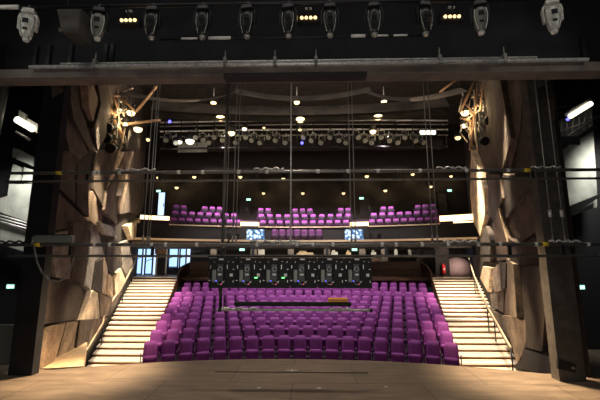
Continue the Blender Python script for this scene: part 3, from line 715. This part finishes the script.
lamp(179.5, 141.5, LB - .3, .16, 'smaller of two white floodlights side by side at the bridge left end', 'lamp_cold', 'white floodlights on the bridge', 0, 5, (1, .95, .85))
lamp(190, 140.5, LB - .3, .25, 'larger of two white floodlights side by side at the bridge left end', 'lamp_cold', 'white floodlights on the bridge', 0, 12, (1, .95, .85))
t = thing('strip_floodlight', 'wide white strip floodlight at the right end of the bridge', 'floodlight', P(427, 133, LB - .3)); a = P(420, 134.5, LB - .3); b = P(435.5, 130.5, LB - .3)
MB().box((a + b) / 2, (b.x - a.x, .1, b.z - a.z)).build('lamp_face', M['lamp_cold'], t, bevel=.03); MB().box((a + b) / 2 + V((0, .12, .03)), (b.x - a.x + .15, .16, b.z - a.z + .12)).build('housing', M['black'], t)
dots = [(148.3, 139.3, 20.5, .13), (158, 177.3, 29.6, .13), (176.7, 187.3, 29.6, .16), (194.3, 176.7, 29.6, .16), (240.3, 176.7, 29.6, .16), (263.5, 193, 29.6, .13), (283.3, 178.5, 29.6, .16), (302.8, 193, 29.6, .14), (343.5, 193, 29.6, .14), (366.8, 176, 29.6, .17), (385.3, 190.3, 29.6, .15), (412.7, 174, 29.6, .15), (430.7, 186.3, 29.6, .14), (451, 176, 29.6, .13), (457.8, 137.3, 20.5, .17)]
for k, (px, py, D, r) in enumerate(dots): lamp(px, py, D, r, 'small warm round lamp on the wall above the balcony, %s' % nth(k, 15), 'lamp_warm', 'small round lamps above the balcony', 0, 12 if D > 25 else 8)
# clusters of lights at both wall ends (side boom positions)
for s, sd, cl in ((-1, 'left', [(118.5, 109.5, .17), (131, 112, .20), (126, 123.5, .12), (138, 128.5, .20)]), (1, 'right', [(465, 112, .22), (464, 125, .17), (474, 108, .08)])):
    RD = 12.7 if s < 0 else 14.3
    for k, (px, py, r) in enumerate(cl): lamp(px, py, RD + .2, r * .8, 'warm lamp in the rig on the %s wall, %s of %s' % (sd, nth(k, len(cl)), ['', '', '', 'three', 'four'][len(cl)]), 'lamp_hot', 'warm lamps in the rig on the %s wall' % sd, 0, 9)
    fr = thing('boom_frame', 'tangled steel frame of the lighting rig on the %s wall' % sd, 'rig', P(122 if s < 0 else 474, 130, RD + .3))
    if s < 0: L = [((102,84),(122,140)), ((122,98),(136,112)), ((136,112),(157,86)), ((116,108),(113,145)), ((128,124),(160,120)), ((112,92),(118,108)), ((118,122),(122,136)), ((120,96),(108,96))]
    else: L = [((460,112),(474,82)), ((478,84),(470,150)), ((460,118),(474,122)), ((484,78),(480,110)), ((470,122),(472,146)), ((440,92),(456,80)), ((466,104),(476,118))]
    for (x0, y0), (x1, y1) in L: MB().tube(P(x0, y0, RD), P(x1, y1, RD), .05, 6).build('bar', M['steel' if (x0 + y0) % 2 else 'wood_warm'], fr)
    rx = random.Random(5 + s); cx0 = 118 if s < 0 else 474
    mb1, mb2 = MB(), MB()
    for q_ in range(26):
        x0 = cx0 + rx.uniform(-9, 13) * (1 if s < 0 else -1); y0 = rx.uniform(88, 138); dx, dy = rx.choice(((2, 12), (9, -3), (-3, 14), (6, 8), (1, 7)))
        (mb1 if q_ % 3 else mb2).tube(P(x0, y0, RD + rx.uniform(0, .8)), P(x0 + dx, y0 + dy, RD), rx.uniform(.015, .045), 6)
    mb1.tube(P(cx0 - 6, 112, RD), P(cx0 + 6, 112, RD), .03); mb2.tube(P(cx0 - 8, 120, RD), P(cx0 + 9, 108, RD), .03); mb2.tube(P(cx0, 90, RD), P(cx0 + 2, 140, RD), .03); mb1.build('bracing', M['steel'], fr); mb2.build('lit_bracing', M['ledge'], fr)
    for k, (px, py) in enumerate(((112, 128), (116, 138), (113, 118)) if s < 0 else ((484, 112), (480, 132), (488, 100))):
        make_spot(P(px, py, RD - .2), 'black spotlight on the %s wall rig, %s of three' % (sd, ['first', 'second', 'third'][k]), 'spotlights on the %s wall rig' % sd, 'dark_metal', .4, 1.2)
# thin cold reflections on the side walls, modelled as pale lines
for s, sd, L in ((-1, 'left', [(125, 128), (120, 150), (112, 175)]), (1, 'right', [(474, 120), (478, 155), (486, 173)])):
    cb = MB().path([P(x, y, 14.0 if s > 0 else 12.4) for x, y in L], .03); tag(cb.build('wall_reflection', M['ledge']), 'pale painted reflection running down the %s wall below its lighting rig' % sd, 'cable')
for k, (px, py, D, w) in enumerate(((169.7, 121.5, 19, 'left'), (302, 143, 19.5, 'centre'))):
    tag(MB().lathe(P(px, py, D), [(.03, -.08), (.08, -.03), (.08, .03), (.03, .08)], 10).build('indicator_light', M['blue_dot']), 'tiny blue indicator light at the ceiling %s' % w, 'indicator', None)

# ------------------------------------------------------------------ battens (flown double pipes)
def batten(D, y_top, y_bot, x0, x1, label, name='double_batten', yl=0.0):
    zt_ = P(300, y_top, D).z; zb_ = P(300, y_bot, D).z; X0 = P(x0, y_top, D).x; X1 = P(x1, y_top, D).x
    t = thing(name, label, 'batten', (0, D, zb_))
    MB().tube((X0, D, zt_), (X1, D, zt_), .030, 10).build('upper_pipe', M['steel'], t)
    MB().tube((X0 + .3, D, zb_), (X1, D, zb_), .022, 10).build('lower_pipe', M['steel'], t)
    return t, zt_, zb_
def collar(px, py, D, z, m, w, par, nm='tape_band', r=.036):
    x = P(px, py, D).x; MB().tube((x - w / 2, D, z), (x + w / 2, D, z), r, 10).build(nm, M[m], par)
t1, za, zb1 = batten(6.5, 171.5, 180, -8, 612, 'upper double-pipe batten with pale tape bands crossing the whole opening')
for px in (95, 99, 120, 179, 203, 239, 267, 318, 348, 378, 420, 466, 508): collar(px, 171, 6.5, za, 'white', .06, t1)
for px in (59.5, 527): collar(px, 171, 6.5, za, 'yellow', .11, t1)
for px in (88, 160, 257, 345, 395, 464, 532): 
    x = P(px, 171, 6.5).x; MB().box((x, 6.5, (za + zb1) / 2), (.05, .03, za - zb1)).build('spacer', M['dark_metal'], t1)
for x0, x1 in ((114, 156), (254, 284), (436, 466), (530, 560)):
    a = P(x0, 171, 6.5).x; b = P(x1, 171, 6.5).x; pts_ = [V((a + (b - a) * k / 8, 6.47, za + .05 + .02 * math.sin(k * 2.4))) for k in range(9)]
    MB().path(pts_, .014).build('cable_bundle', M['steel_lit'], t1)
t2, za2, zb2 = batten(6.2, 244.5, 256, -8, 612, 'lower double-pipe batten carrying the row of LED panels')
for px in (95, 110, 152, 166, 197, 257, 297, 313, 333, 382, 396, 422, 448, 478, 500, 536, 588): collar(px, 244, 6.2, za2, 'white', .05, t2)
for px in (38, 545): collar(px, 244, 6.2, za2, 'yellow', .10, t2)
for px in (34, 71, 153, 253, 327, 386, 473, 509, 562):
    x = P(px, 244, 6.2).x; MB().box((x, 6.2, (za2 + zb2) / 2), (.05, .03, za2 - zb2)).build('spacer', M['dark_metal'], t2)
for x0, x1 in ((443, 478), (548, 580), (250, 300), (0, 34)):
    a = P(x0, 244, 6.2).x; b = P(x1, 244, 6.2).x; pts_ = [V((a + (b - a) * k / 10, 6.17, za2 + .05 + .02 * math.sin(k * 2.4))) for k in range(11)]
    MB().path(pts_, .016).build('cable_bundle', M['steel_lit' if x0 > 100 else 'dark_metal'], t2)
# thin pipe at the very bottom of the double batten is cream lit
tb = thing('junction_box', 'long grey metal junction box sitting on the lower batten at the left', 'box', P(53, 243, 6.2))
a = P(34.5, 244, 6.16); b = P(71.5, 236, 6.16)
MB().box(((a.x + b.x) / 2, 6.2, (a.z + b.z) / 2 + .02), (b.x - a.x, .14, b.z - a.z)).build('housing', M['grey_metal'], tb, bevel=.01)
MB().box(((a.x + b.x) / 2, 6.12, b.z + .02), (b.x - a.x + .02, .02, .015)).build('lid_edge', M['dark_metal'], tb)
for x in (a.x - .03, b.x + .02): MB().tube((x, 6.15, a.z), (x, 6.15, b.z), .02).build('bracket', M['steel'], tb)
cl = [P(x, y, 6.1) for x, y in ((34, 246), (37, 262), (42, 273), (50, 280), (58, 281.5), (66, 278), (71, 268), (74, 257))]
tag(MB().path(cl, .014).build('cable_loop', M['steel']), 'grey cable hanging in a loop below the junction box at the left', 'cable')
# hoist cables
k = 0
for pxs_, D, ztop, zend, lbl in (((143.0, 147.2, 149.5), 6.5, 9, za2 + .05, 'left of the balcony'), ((432.5, 437.5), 6.5, 9, za2 + .05, 'right of the stalls'), ((553, 565), 6.5, 9, za2 + .05, 'in front of the right wing'), ((232.5, 236), 6.6, 9, za2 + .05, 'left of the centre balcony block'), ((351.5, 355.5), 6.6, 9, za2 + .05, 'right of the centre balcony block')):
    for j, px in enumerate(pxs_):
        p = P(px, 240, D); t = thing('hoist_cable', 'thin vertical steel hoist cable %s, %s' % (lbl, nth(j, len(pxs_))), 'cable', (p.x, D, zend), group='vertical hoist cables ' + lbl)
        MB().tube((p.x, D, zend), (p.x, D, 7.2), .009, 6).build('wire', M['cable'], t)
        MB().tube((p.x, D, zend - .02), (p.x, D, zend + .12), .018, 6).build('turnbuckle', M['steel'], t)
        if lbl.startswith('in front'): MB().tube((p.x, D, P(px, 217, D).z), (p.x, D, P(px, 210, D).z), .03, 6).build('shackle', M['steel_lit'], t)
p = P(291, 200, 6.5)
t = thing('safety_rope', 'pale vertical rope hanging at the centre of the opening', 'rope', (p.x, 6.42, za2))
MB().tube((p.x, 6.42, za2), (p.x, 6.42, 7.0), .014, 6).build('rope', M['steel_lit'], t); MB().tube((p.x, 6.42, za2 - .02), (p.x, 6.42, za2 + .05), .03, 6).build('knot', M['steel_lit'], t)

# LED panel row hanging from lower batten (seen from behind)
X0 = P(209.3, 270, 6.2).x; X1 = P(371.8, 270, 6.2).x; W = (X1 - X0) / 6; zT = P(290, 258, 6.2).z; zB = P(290, 288, 6.2).z; Hh = zT - zB
lp = thing('led_panel', 'back of a black LED screen panel', 'LED panel', (0, 6.2, zB))
pan = MB(); pan.box((0, .03, Hh / 2), (W - .008, .02, Hh)); 
for sx in (-1, 1): pan.box((sx * (W / 2 - .015), 0, Hh / 2), (.02, .06, Hh))
for zz in (.012, Hh - .012): pan.box((0, 0, zz), (W - .01, .06, .024))
for zz in (Hh * .33, Hh * .66): pan.box((0, .01, zz), (W - .02, .03, .02))
pan.build('frame', M['black'], lp, False)
MB().box((-.035, -.02, Hh * .50), (.125, .07, Hh * .62), taper=.9).build('power_box', M['dark_metal'], lp, False, bevel=.01)
MB().box((-.135, -.005, Hh * .40), (.07, .05, Hh * .42)).build('side_box', M['grey_metal'], lp, False, bevel=.008)
MB().torus((-.03, -.062, Hh * .63), .035, .007).build('handle_ring', M['rim'], lp, False)
MB().box((-.03, -.062, Hh * .45), (.06, .008, .03)).build('sticker', M['white'], lp, False)
MB().box((.155, -.02, Hh * .43), (.05, .03, .05)).build('connector_plate', M['white'], lp, False)
MB().box((-.02, -.03, Hh - .022), (.075, .03, .026)).build('top_clip', M['white'], lp, False)
for x, zf, w_, h_ in ((-.20, .70, .012, .06), (.085, .70, .012, .07), (-.21, .25, .03, .015), (.19, .22, .014, .04), (-.14, .86, .012, .012), (.1, .88, .012, .012), (.18, .86, .012, .012), (.19, .62, .03, .012)):
    MB().box((x, -.03, Hh * zf), (w_, .01, h_)).build('latch', M['rim'], lp, False)
MB().path([V((-.1, -.05, Hh * .28)), V((-.06, -.06, Hh * .14)), V((-.01, -.06, Hh * .12)), V((.05, -.05, Hh * .25))], .008).build('cable', M['rim'], lp, False)
MB().box((.03, -.06, Hh * .20), (.03, .01, .02)).build('plug', M['white'], lp, False)
MB().box((-.09, -.06, Hh * .24), (.013, .01, .011)).build('blue_light', M['blue_dot'], lp, False)
MB().box((-.0, -.062, Hh * .13), (.014, .01, .012)).build('red_light', M['red_dot'], lp, False)
freeze(lp)
for k in range(6):
    x = X0 + W * (k + .5)
    lab = 'black back of a hanging LED screen panel, %s of six' % nth(k, 6)
    if k == 0: lp.location = (x, 6.2, zB); tag(lp, lab, None, 'LED screen panels hung in a row'); o = lp
    else: o = dup(lp, (x, 6.2, zB), 0, lab, 'LED screen panels hung in a row')
    if k in (1, 2): MB().box((.115, -.03, Hh * .34), (.05, .02, .018)).build('green_light', M['green_dot'], o, False)
hang = thing('panel_hanging_bar', 'black bar along the top edge of the LED panels', 'bar', ((X0 + X1) / 2, 6.2, zT + .02))
MB().box(((X0 + X1) / 2, 6.2, zT + .025), (X1 - X0 + .04, .05, .03)).build('bar', M['black'], hang)
for k in range(7): MB().box((X0 + W * k * .999, 6.2, (zT + zb2) / 2 + .01), (.02, .03, zb2 - zT + .02)).build('hook', M['steel'], hang)

# lower flown bar with black tube and orange case
D = 6.9
zl = P(290, 310, D).z; xa = P(216.5, 310, D).x; xb = P(372.5, 310, D).x
t = thing('low_batten', 'pale metal pipe flown low in front of the seats', 'batten', ((xa + xb) / 2, D, zl))
MB().tube((xa, D, zl), (xb, D, zl), .022, 10).build('pipe', M['steel_lit'], t)
for x0, x1 in ((222, 258), (330, 350)):
    a = P(x0, 310, D).x; b = P(x1, 310, D).x; MB().path([V((a + (b - a) * k / 8, D - .03, zl + .03 + .015 * math.sin(k * 2))) for k in range(9)], .013).build('cable_bundle', M['white'], t)
for px in (220, 371): 
    x = P(px, 310, D).x; MB().box((x, D, zl), (.05, .07, .07)).build('clamp', M['dark_metal'], t)
xa = P(234, 304, D).x; xb = P(351.5, 304, D).x; z0 = P(290, 306.3, D).z; z1 = P(290, 301.8, D).z
t = thing('black_roller_tube', 'long black tube lying just above the low flown pipe', 'tube', ((xa + xb) / 2, D + .02, z0))
MB().box(((xa + xb) / 2, D + .02, (z0 + z1) / 2), (xb - xa, .09, z1 - z0)).build('tube', M['black'], t, bevel=.02)
for x in (xa + .05, xb - .05): MB().box((x, D + .01, z0 - .02), (.03, .05, .06)).build('bracket', M['dark_metal'], t)
a = P(328, 301.8, D); b = P(347.5, 298, D)
t = thing('orange_case', 'small orange case lying on the right end of the black tube', 'case', ((a.x + b.x) / 2, D + .02, z1))
MB().box(((a.x + b.x) / 2, D + .02, z1 + (b.z - a.z) / 2), (b.x - a.x, .10, b.z - a.z)).build('shell', M['orange'], t, bevel=.01)
MB().box(((a.x + b.x) / 2, D - .035, z1 + (b.z - a.z) / 2), (b.x - a.x - .05, .01, .012)).build('stripe', M['wood_warm'], t)
p0 = P(219.5, 306, D)
t = thing('hanging_pole', 'dark vertical pole hanging left of the LED panels down to the low pipe', 'pole', (p0.x, D + .06, zl))
MB().tube((p0.x, D + .06, zl), (p0.x, D + .06, 6.8), .030, 10).build('pole', M['pole'], t)
MB().tube((p0.x + .06, D + .06, zl), (p0.x + .06, D + .06, 6.8), .008, 6).build('wire', M['cable'], t)
MB().path([V((p0.x + .2, D - .05, zb2 + .4)), V((p0.x + .08, D - .02, zb2 + .2)), V((p0.x - .1, D - .02, zb2 - .1)), V((p0.x - .04, D, zl + .5)), V((p0.x + .04, D, zl))], .018).build('hanging_cable', M['dark_metal'], t)

# ------------------------------------------------------------------ overhead moving lights
MD = 5.0
zp = P(300, 3, MD).z
ob = thing('overhead_batten', 'dark overhead batten carrying the row of moving lights', 'batten', (0, MD, zp))
MB().tube((-5.6, MD, zp), (5.6, MD, zp), .028, 10).build('pipe', M['dark_metal'], ob)
MB().tube((P(-4, 5, MD).x, MD - .02, zp), (P(20, 5, MD).x, MD - .02, zp), .034, 10).build('bright_stretch', M['white'], ob)  # whiter stretch at the left end of the pipe
def moving(mbody, mr, loc, label):
    t = thing('moving_light', label, 'moving light', loc)
    MB().box((0, 0, -.09), (.24, .2, .10), taper=.8).build('base', M[mr], t, False, bevel=.02)
    MB().box((0, 0, -.02), (.05, .06, .08)).build('clamp', M['steel'], t, False)
    yk = MB()
    for s in (-1, 1): yk.prism([V((s * .155, -.045, -.14)), V((s * .175, -.045, -.22)), V((s * .165, -.045, -.42)), V((s * .13, -.045, -.44)), V((s * .135, -.045, -.22)), V((s * .11, -.045, -.15))], (0, .09, 0))
    yk.box((0, 0, -.155), (.29, .09, .035)); yk.build('yoke', M[mr], t, False, bevel=.01)
    MB().lathe((0, 0, -.59), [(.045, 0), (.085, .03), (.10, .10), (.118, .22), (.125, .33), (.105, .40), (.06, .43)], 14).build('head', M[mbody], t, False)
    MB().box((0, -.115, -.30), (.10, .03, .08)).build('display', M['black'], t, False, bevel=.008); MB().box((0, -.095, -.44), (.08, .03, .045)).build('label_plate', M['black'], t, False, bevel=.008)
    for s in (-1, 1):
        MB().path([V((s * .06, -.08, -.57)), V((s * .095, -.085, -.46)), V((s * .115, -.075, -.32)), V((s * .10, -.07, -.20))], .008).build('rim_light_line', M['rim' if mbody == 'fix_black' else 'white'], t, False)  # rim light painted as thin pale lines on the head
    MB().lathe((0, 0, -.63), [(.045, 0), (.06, .02), (.06, .05)], 12).build('lens', M['rim' if mbody == 'fix_black' else 'white'], t, False)
    return t
mpx = [28.5, 99, 152.5, 203, 247.5, 288.5, 330, 374, 425, 480.5, 553]
pS = pB = pM = None
for j, px in enumerate(mpx):
    p = P(px, 22, MD); loc = V((p.x, MD, zp)); kind = 'S' if j in (0, 10) else ('M' if j in (1, 9) else 'B')
    lab = {'S': 'lit-toned pale moving light hanging from the overhead batten, %s', 'M': 'grey moving light hanging from the overhead batten, %s', 'B': 'black moving light with painted rim light on the overhead batten, %s'}[kind] % nth(j, 11)
    args = {'S': ('silver', 'silver'), 'M': ('grey_metal', 'dark_metal'), 'B': ('fix_black', 'dark_metal')}[kind]  # outer heads get paler colours in place of stronger light
    store = {'S': pS, 'M': pM, 'B': pB}[kind]
    if store is None:
        o = moving(*args, loc, lab); freeze(o)
        if kind == 'S': pS = o
        elif kind == 'M': pM = o
        else: pB = o
    else: o = dup(store, loc, 0, lab)
    o['group'] = 'moving lights on the overhead batten'; o.scale = (.80, .80, .93); o.rotation_euler = (0, 0, .25 if px < 150 else (-.25 if px > 450 else random.uniform(-.2, .2)))
for k, (px, py) in enumerate(((128.5, 20.5), (308.5, 18), (452, 16.8))):
    p = P(px, py, MD + .1); t = thing('lamp_bar', 'small black bar of four glowing warm lamps overhead, %s' % nth(k, 3).replace('leftmost', 'left').replace('rightmost', 'right').replace('second from the left', 'middle').replace('second from the right', 'middle'), 'lamp bar', p, group='four-lamp bars overhead')
    MB().box(p + V((0, .06, 0)), (.36, .12, .12)).build('housing', M['black'], t, bevel=.01)
    MB().box(p + V((0, 0, .16)), (.10, .04, .02)).build('top_plate', M['rim'], t); MB().tube(p + V((0, .05, .05)), V((p.x, MD, zp)), .015).build('hanger', M['dark_metal'], t)
    for j in range(4): MB().lathe(p + V((-.105 + .07 * j, -.005, 0)), [(.028, 0), (.022, .018), (.005, .026)], 10, (0, -1, 0)).build('bulb', M['lamp_warm'], t)
zq = P(300, 37.5, 5.4).z
t = thing('reflection_batten', 'dark pipe with painted white reflections below the moving lights', 'batten', (0, 5.4, zq))
MB().tube((P(160, 37, 5.4).x, 5.4, zq), (P(425, 37, 5.4).x, 5.4, zq), .016, 8).build('pipe', M['dark_metal'], t)
for x0, x1 in ((209, 231), (182, 198), (351, 365), (377, 388), (393, 407)):
    MB().tube((P(x0, 37, 5.4).x, 5.38, zq), (P(x1, 37, 5.4).x, 5.38, zq), .026 if x0 in (209, 351) else .016, 8).build('reflection_strip', M['white'], t)  # white lengths stand for reflections along the pipe
for px in (240, 330, 420): MB().tube((P(px, 37, 5.4).x, 5.4, zq), (P(px, 37, 5.4).x, 5.3, zq + .8), .01).build('hanger', M['dark_metal'], t)
t = thing('flown_loudspeaker', 'dark grey tapered loudspeaker hanging between the two leftmost moving lights', 'loudspeaker', P(67, 32, 5.3))
a = P(60, 33, 5.2); b = P(79, 8, 5.2)
MB().prism([P(56, 7, 5.2), P(80, 6, 5.2), P(78, 33, 5.2), P(61, 32, 5.2)], (0, .4, 0)).build('cabinet', M['portal_grey'], t, bevel=.02)
MB().tube(P(60, 29, 5.38), P(60.5, 31, 5.38), .035).build('foot', M['steel'], t)
MB().tube(P(68, 7, 5.5), P(68, 7, 5.5) + V((0, 0, .5)), .02).build('hanger', M['dark_metal'], t)

# ------------------------------------------------------------------ wing strip lights
t = thing('wing_work_light', 'tilted bright white strip light high in the left wing', 'work light', P(25, 122, 8.4))
a = P(17, 119.5, 8.4); b = P(33, 129, 8.4)
MB().tube(a, b, .085, 10).build('tube', M['lamp_cold'], t); MB().prism([P(19,110,8.55), P(26,114,8.55), P(25,121,8.55), P(18,118,8.55)], (0, .05, 0)).prism([P(27,118,8.55), P(38,124,8.55), P(37,133,8.55), P(25,126,8.55)], (0, .05, 0)).build('reflector', M['silver'], t)
MB().tube(P(16, 132, 8.4), P(30, 140, 8.4), .03).build('lower_bar', M['steel_lit'], t)
tag(MB().tube(P(8, 72, 8.0), P(-6, 140, 8.0), .09, 10).build('wing_pipe', M['grey_metal']), 'thick grey pipe leaning in the upper left wing', 'pipe')
t = thing('wing_work_light.001', 'tilted bright white strip light high in the right wing', 'work light', P(580, 110, 8.4))
MB().tube(P(570, 116.5, 8.4), P(591, 103.5, 8.4), .06, 10).build('tube', M['lamp_cold'], t); MB().tube(P(567, 115, 8.5), P(590, 100, 8.5), .07, 8).build('reflector', M['silver'], t)
tag(MB().lathe(P(567.8, 119.3, 8.3), [(.01, -.035), (.035, -.01), (.035, .01), (.01, .035)], 10).build('indicator_light', M['blue_dot']), 'tiny blue indicator light below the right wing strip light', 'indicator')
gal = thing('fly_gallery', 'black steel gallery with railings on the right wing wall', 'gallery', P(575, 140, 8.8))
for (x0, y0), (x1, y1), r, m in (((551, 155), (595, 127), .05, 'black'), ((551, 146), (590, 122), .025, 'steel'), ((560, 132), (600, 116), .02, 'steel'), ((548, 106), (566, 106), .03, 'dark_metal'), ((548, 112), (568, 112), .03, 'dark_metal')):
    MB().tube(P(x0, y0, 8.8), P(x1, y1, 8.8), r, 8).build('beam', M[m], gal)
for px in (560, 566, 572, 578, 584, 590): MB().tube(P(px, 150 - (px - 551) * .6, 8.8), P(px + 1.5, 118 - (px - 560) * .4, 8.8), .015, 6).build('baluster', M['steel'], gal)
p = P(564, 143, 8.9); MB().box(p, (.5, .4, .22)).build('crate', M['black'], gal)

# ------------------------------------------------------------------ lights
def aim(o, tgt): o.rotation_euler = (V(tgt) - o.location).to_track_quat('-Z', 'Y').to_euler()
def area(name, loc, tgt, size, e, col, sy=None, spread=None):
    l = bpy.data.lights.new(name, 'AREA'); l.energy = e; l.color = col; l.size = size
    if sy: l.shape = 'RECTANGLE'; l.size_y = sy
    if spread: l.spread = spread
    o = bpy.data.objects.new(name, l); C.objects.link(o); o.location = loc; aim(o, tgt); return o
def spot(name, loc, tgt, e, ang, col, soft=.3, blend=.6):
    l = bpy.data.lights.new(name, 'SPOT'); l.energy = e; l.color = col; l.spot_size = math.radians(ang); l.spot_blend = blend; l.shadow_soft_size = soft
    o = bpy.data.objects.new(name, l); C.objects.link(o); o.location = loc; aim(o, tgt); return o
for x_, y_, e_ in ((-5, 15.2, 1000), (-1.7, 14.8, 800), (1.9, 14.8, 800), (5.2, 15.2, 1000), (-4.5, 20.0, 1500), (0, 20.0, 1500), (4.7, 20.0, 1500)): spot('stalls_light', (x_, y_, 9.6), (x_ * .9, y_ + .6, 0), e_ * 1.15, 80, (1, .90, .90), .15)
spot('stairs_light_left', (-6.0, 16.0, 9.0), (-8.7, 18.2, .3), 9500, 44, (1, .83, .60))
spot('stairs_light_right', (6.2, 16.0, 9.0), (8.9, 18.2, .3), 9500, 44, (1, .83, .60))
spot('stairs_foot_left', (-6.0, 10.6, 7.0), (-6.6, 13.4, -.9), 5000, 36, (1, .80, .55))
spot('stairs_foot_right', (6.0, 10.6, 7.0), (6.6, 13.4, -.9), 5000, 36, (1, .80, .55))
spot('wall_wash_left', (-2.0, 12.4, 3.0), (-6.3, 10.6, -.4), 1100, 44, (1, .76, .48))
spot('wall_wash_right', (2.4, 12.8, 3.0), (6.7, 11.2, -.4), 900, 44, (1, .76, .48))
for x_ in (-2.4, 0, 2.6): spot('stage_light', (x_, 7.0, 7.0), (x_, 8.2, 0), 430, 62, (1, .84, .68), .2, .9)
spot('apron_pool_left', (-3.6, 9.2, 5.0), (-4.4, 7.9, 0), 5200, 44, (1, .70, .42), .5, 1.0)
spot('apron_pool_right', (3.9, 9.2, 5.0), (4.7, 7.9, 0), 5200, 44, (1, .70, .42), .5, 1.0)
area('balcony_light', (0, 22.3, 9.2), (0, 25.3, 5), 14, 800, (1, .86, .86), 1.0, 1.4)
area('fill_from_stage', (0, .6, 2.6), (0, 9, 3.0), 5, 75, (1, .93, .85), 1.0)
area('header_fill', (0, 4.2, 7.4), (0, 5.8, 5.6), 9, 20, (1, .93, .86), .3)  # added fill without a fixture, brightens header beam and pipe
area('upper_wall_left', (-4.5, 13, 9), (-9, 15, 6.0), 1.5, 9, (1, .76, .50))
area('upper_wall_right', (4.9, 13, 9), (9, 15, 6.0), 1.5, 8, (1, .76, .50))
area('under_balcony', (0, 25.2, 3.0), (0, 26.5, 1.5), 14, 170, (1, .85, .65), .6)
area('stair_top_fill_left', (-9.0, 22.4, 3.0), (-9, 24.0, 1.6), 1, 26, (1, .85, .68))  # added fill without a fixture at the stair top
area('stair_top_fill_right', (9.2, 22.2, 3.0), (9.4, 24.5, 1.9), 1, 55, (1, .86, .74))  # added fill so the pink pillar and extinguisher show
area('ceiling_bounce', (0, 11.5, 7.6), (0, 14.5, 13), 9, 420, (1, .88, .76), 3)
spot('wing_light_left', (-7.0, 8.6, 5.0), (-7.8, 9.6, 3.2), 300, 110, (1, .97, .88))
spot('wing_light_right', (8.0, 8.6, 5.4), (8.6, 9.6, 4.2), 300, 110, (1, .97, .88))
spot('moving_light_key_left', (-5.9, 2.8, 6.4), (-4.6, 5, 5.9), 60, 36, (1, .97, .88))
spot('moving_light_key_right', (6.2, 2.8, 6.4), (4.8, 5, 5.9), 60, 36, (1, .97, .88))
w = bpy.data.worlds.new('world'); bpy.context.scene.world = w; w.use_nodes = True
w.node_tree.nodes['Background'].inputs['Color'].default_value = (.02, .022, .028, 1); w.node_tree.nodes['Background'].inputs['Strength'].default_value = .35
sc = bpy.context.scene
sc.view_settings.view_transform = 'Standard'; sc.view_settings.exposure = 0.18
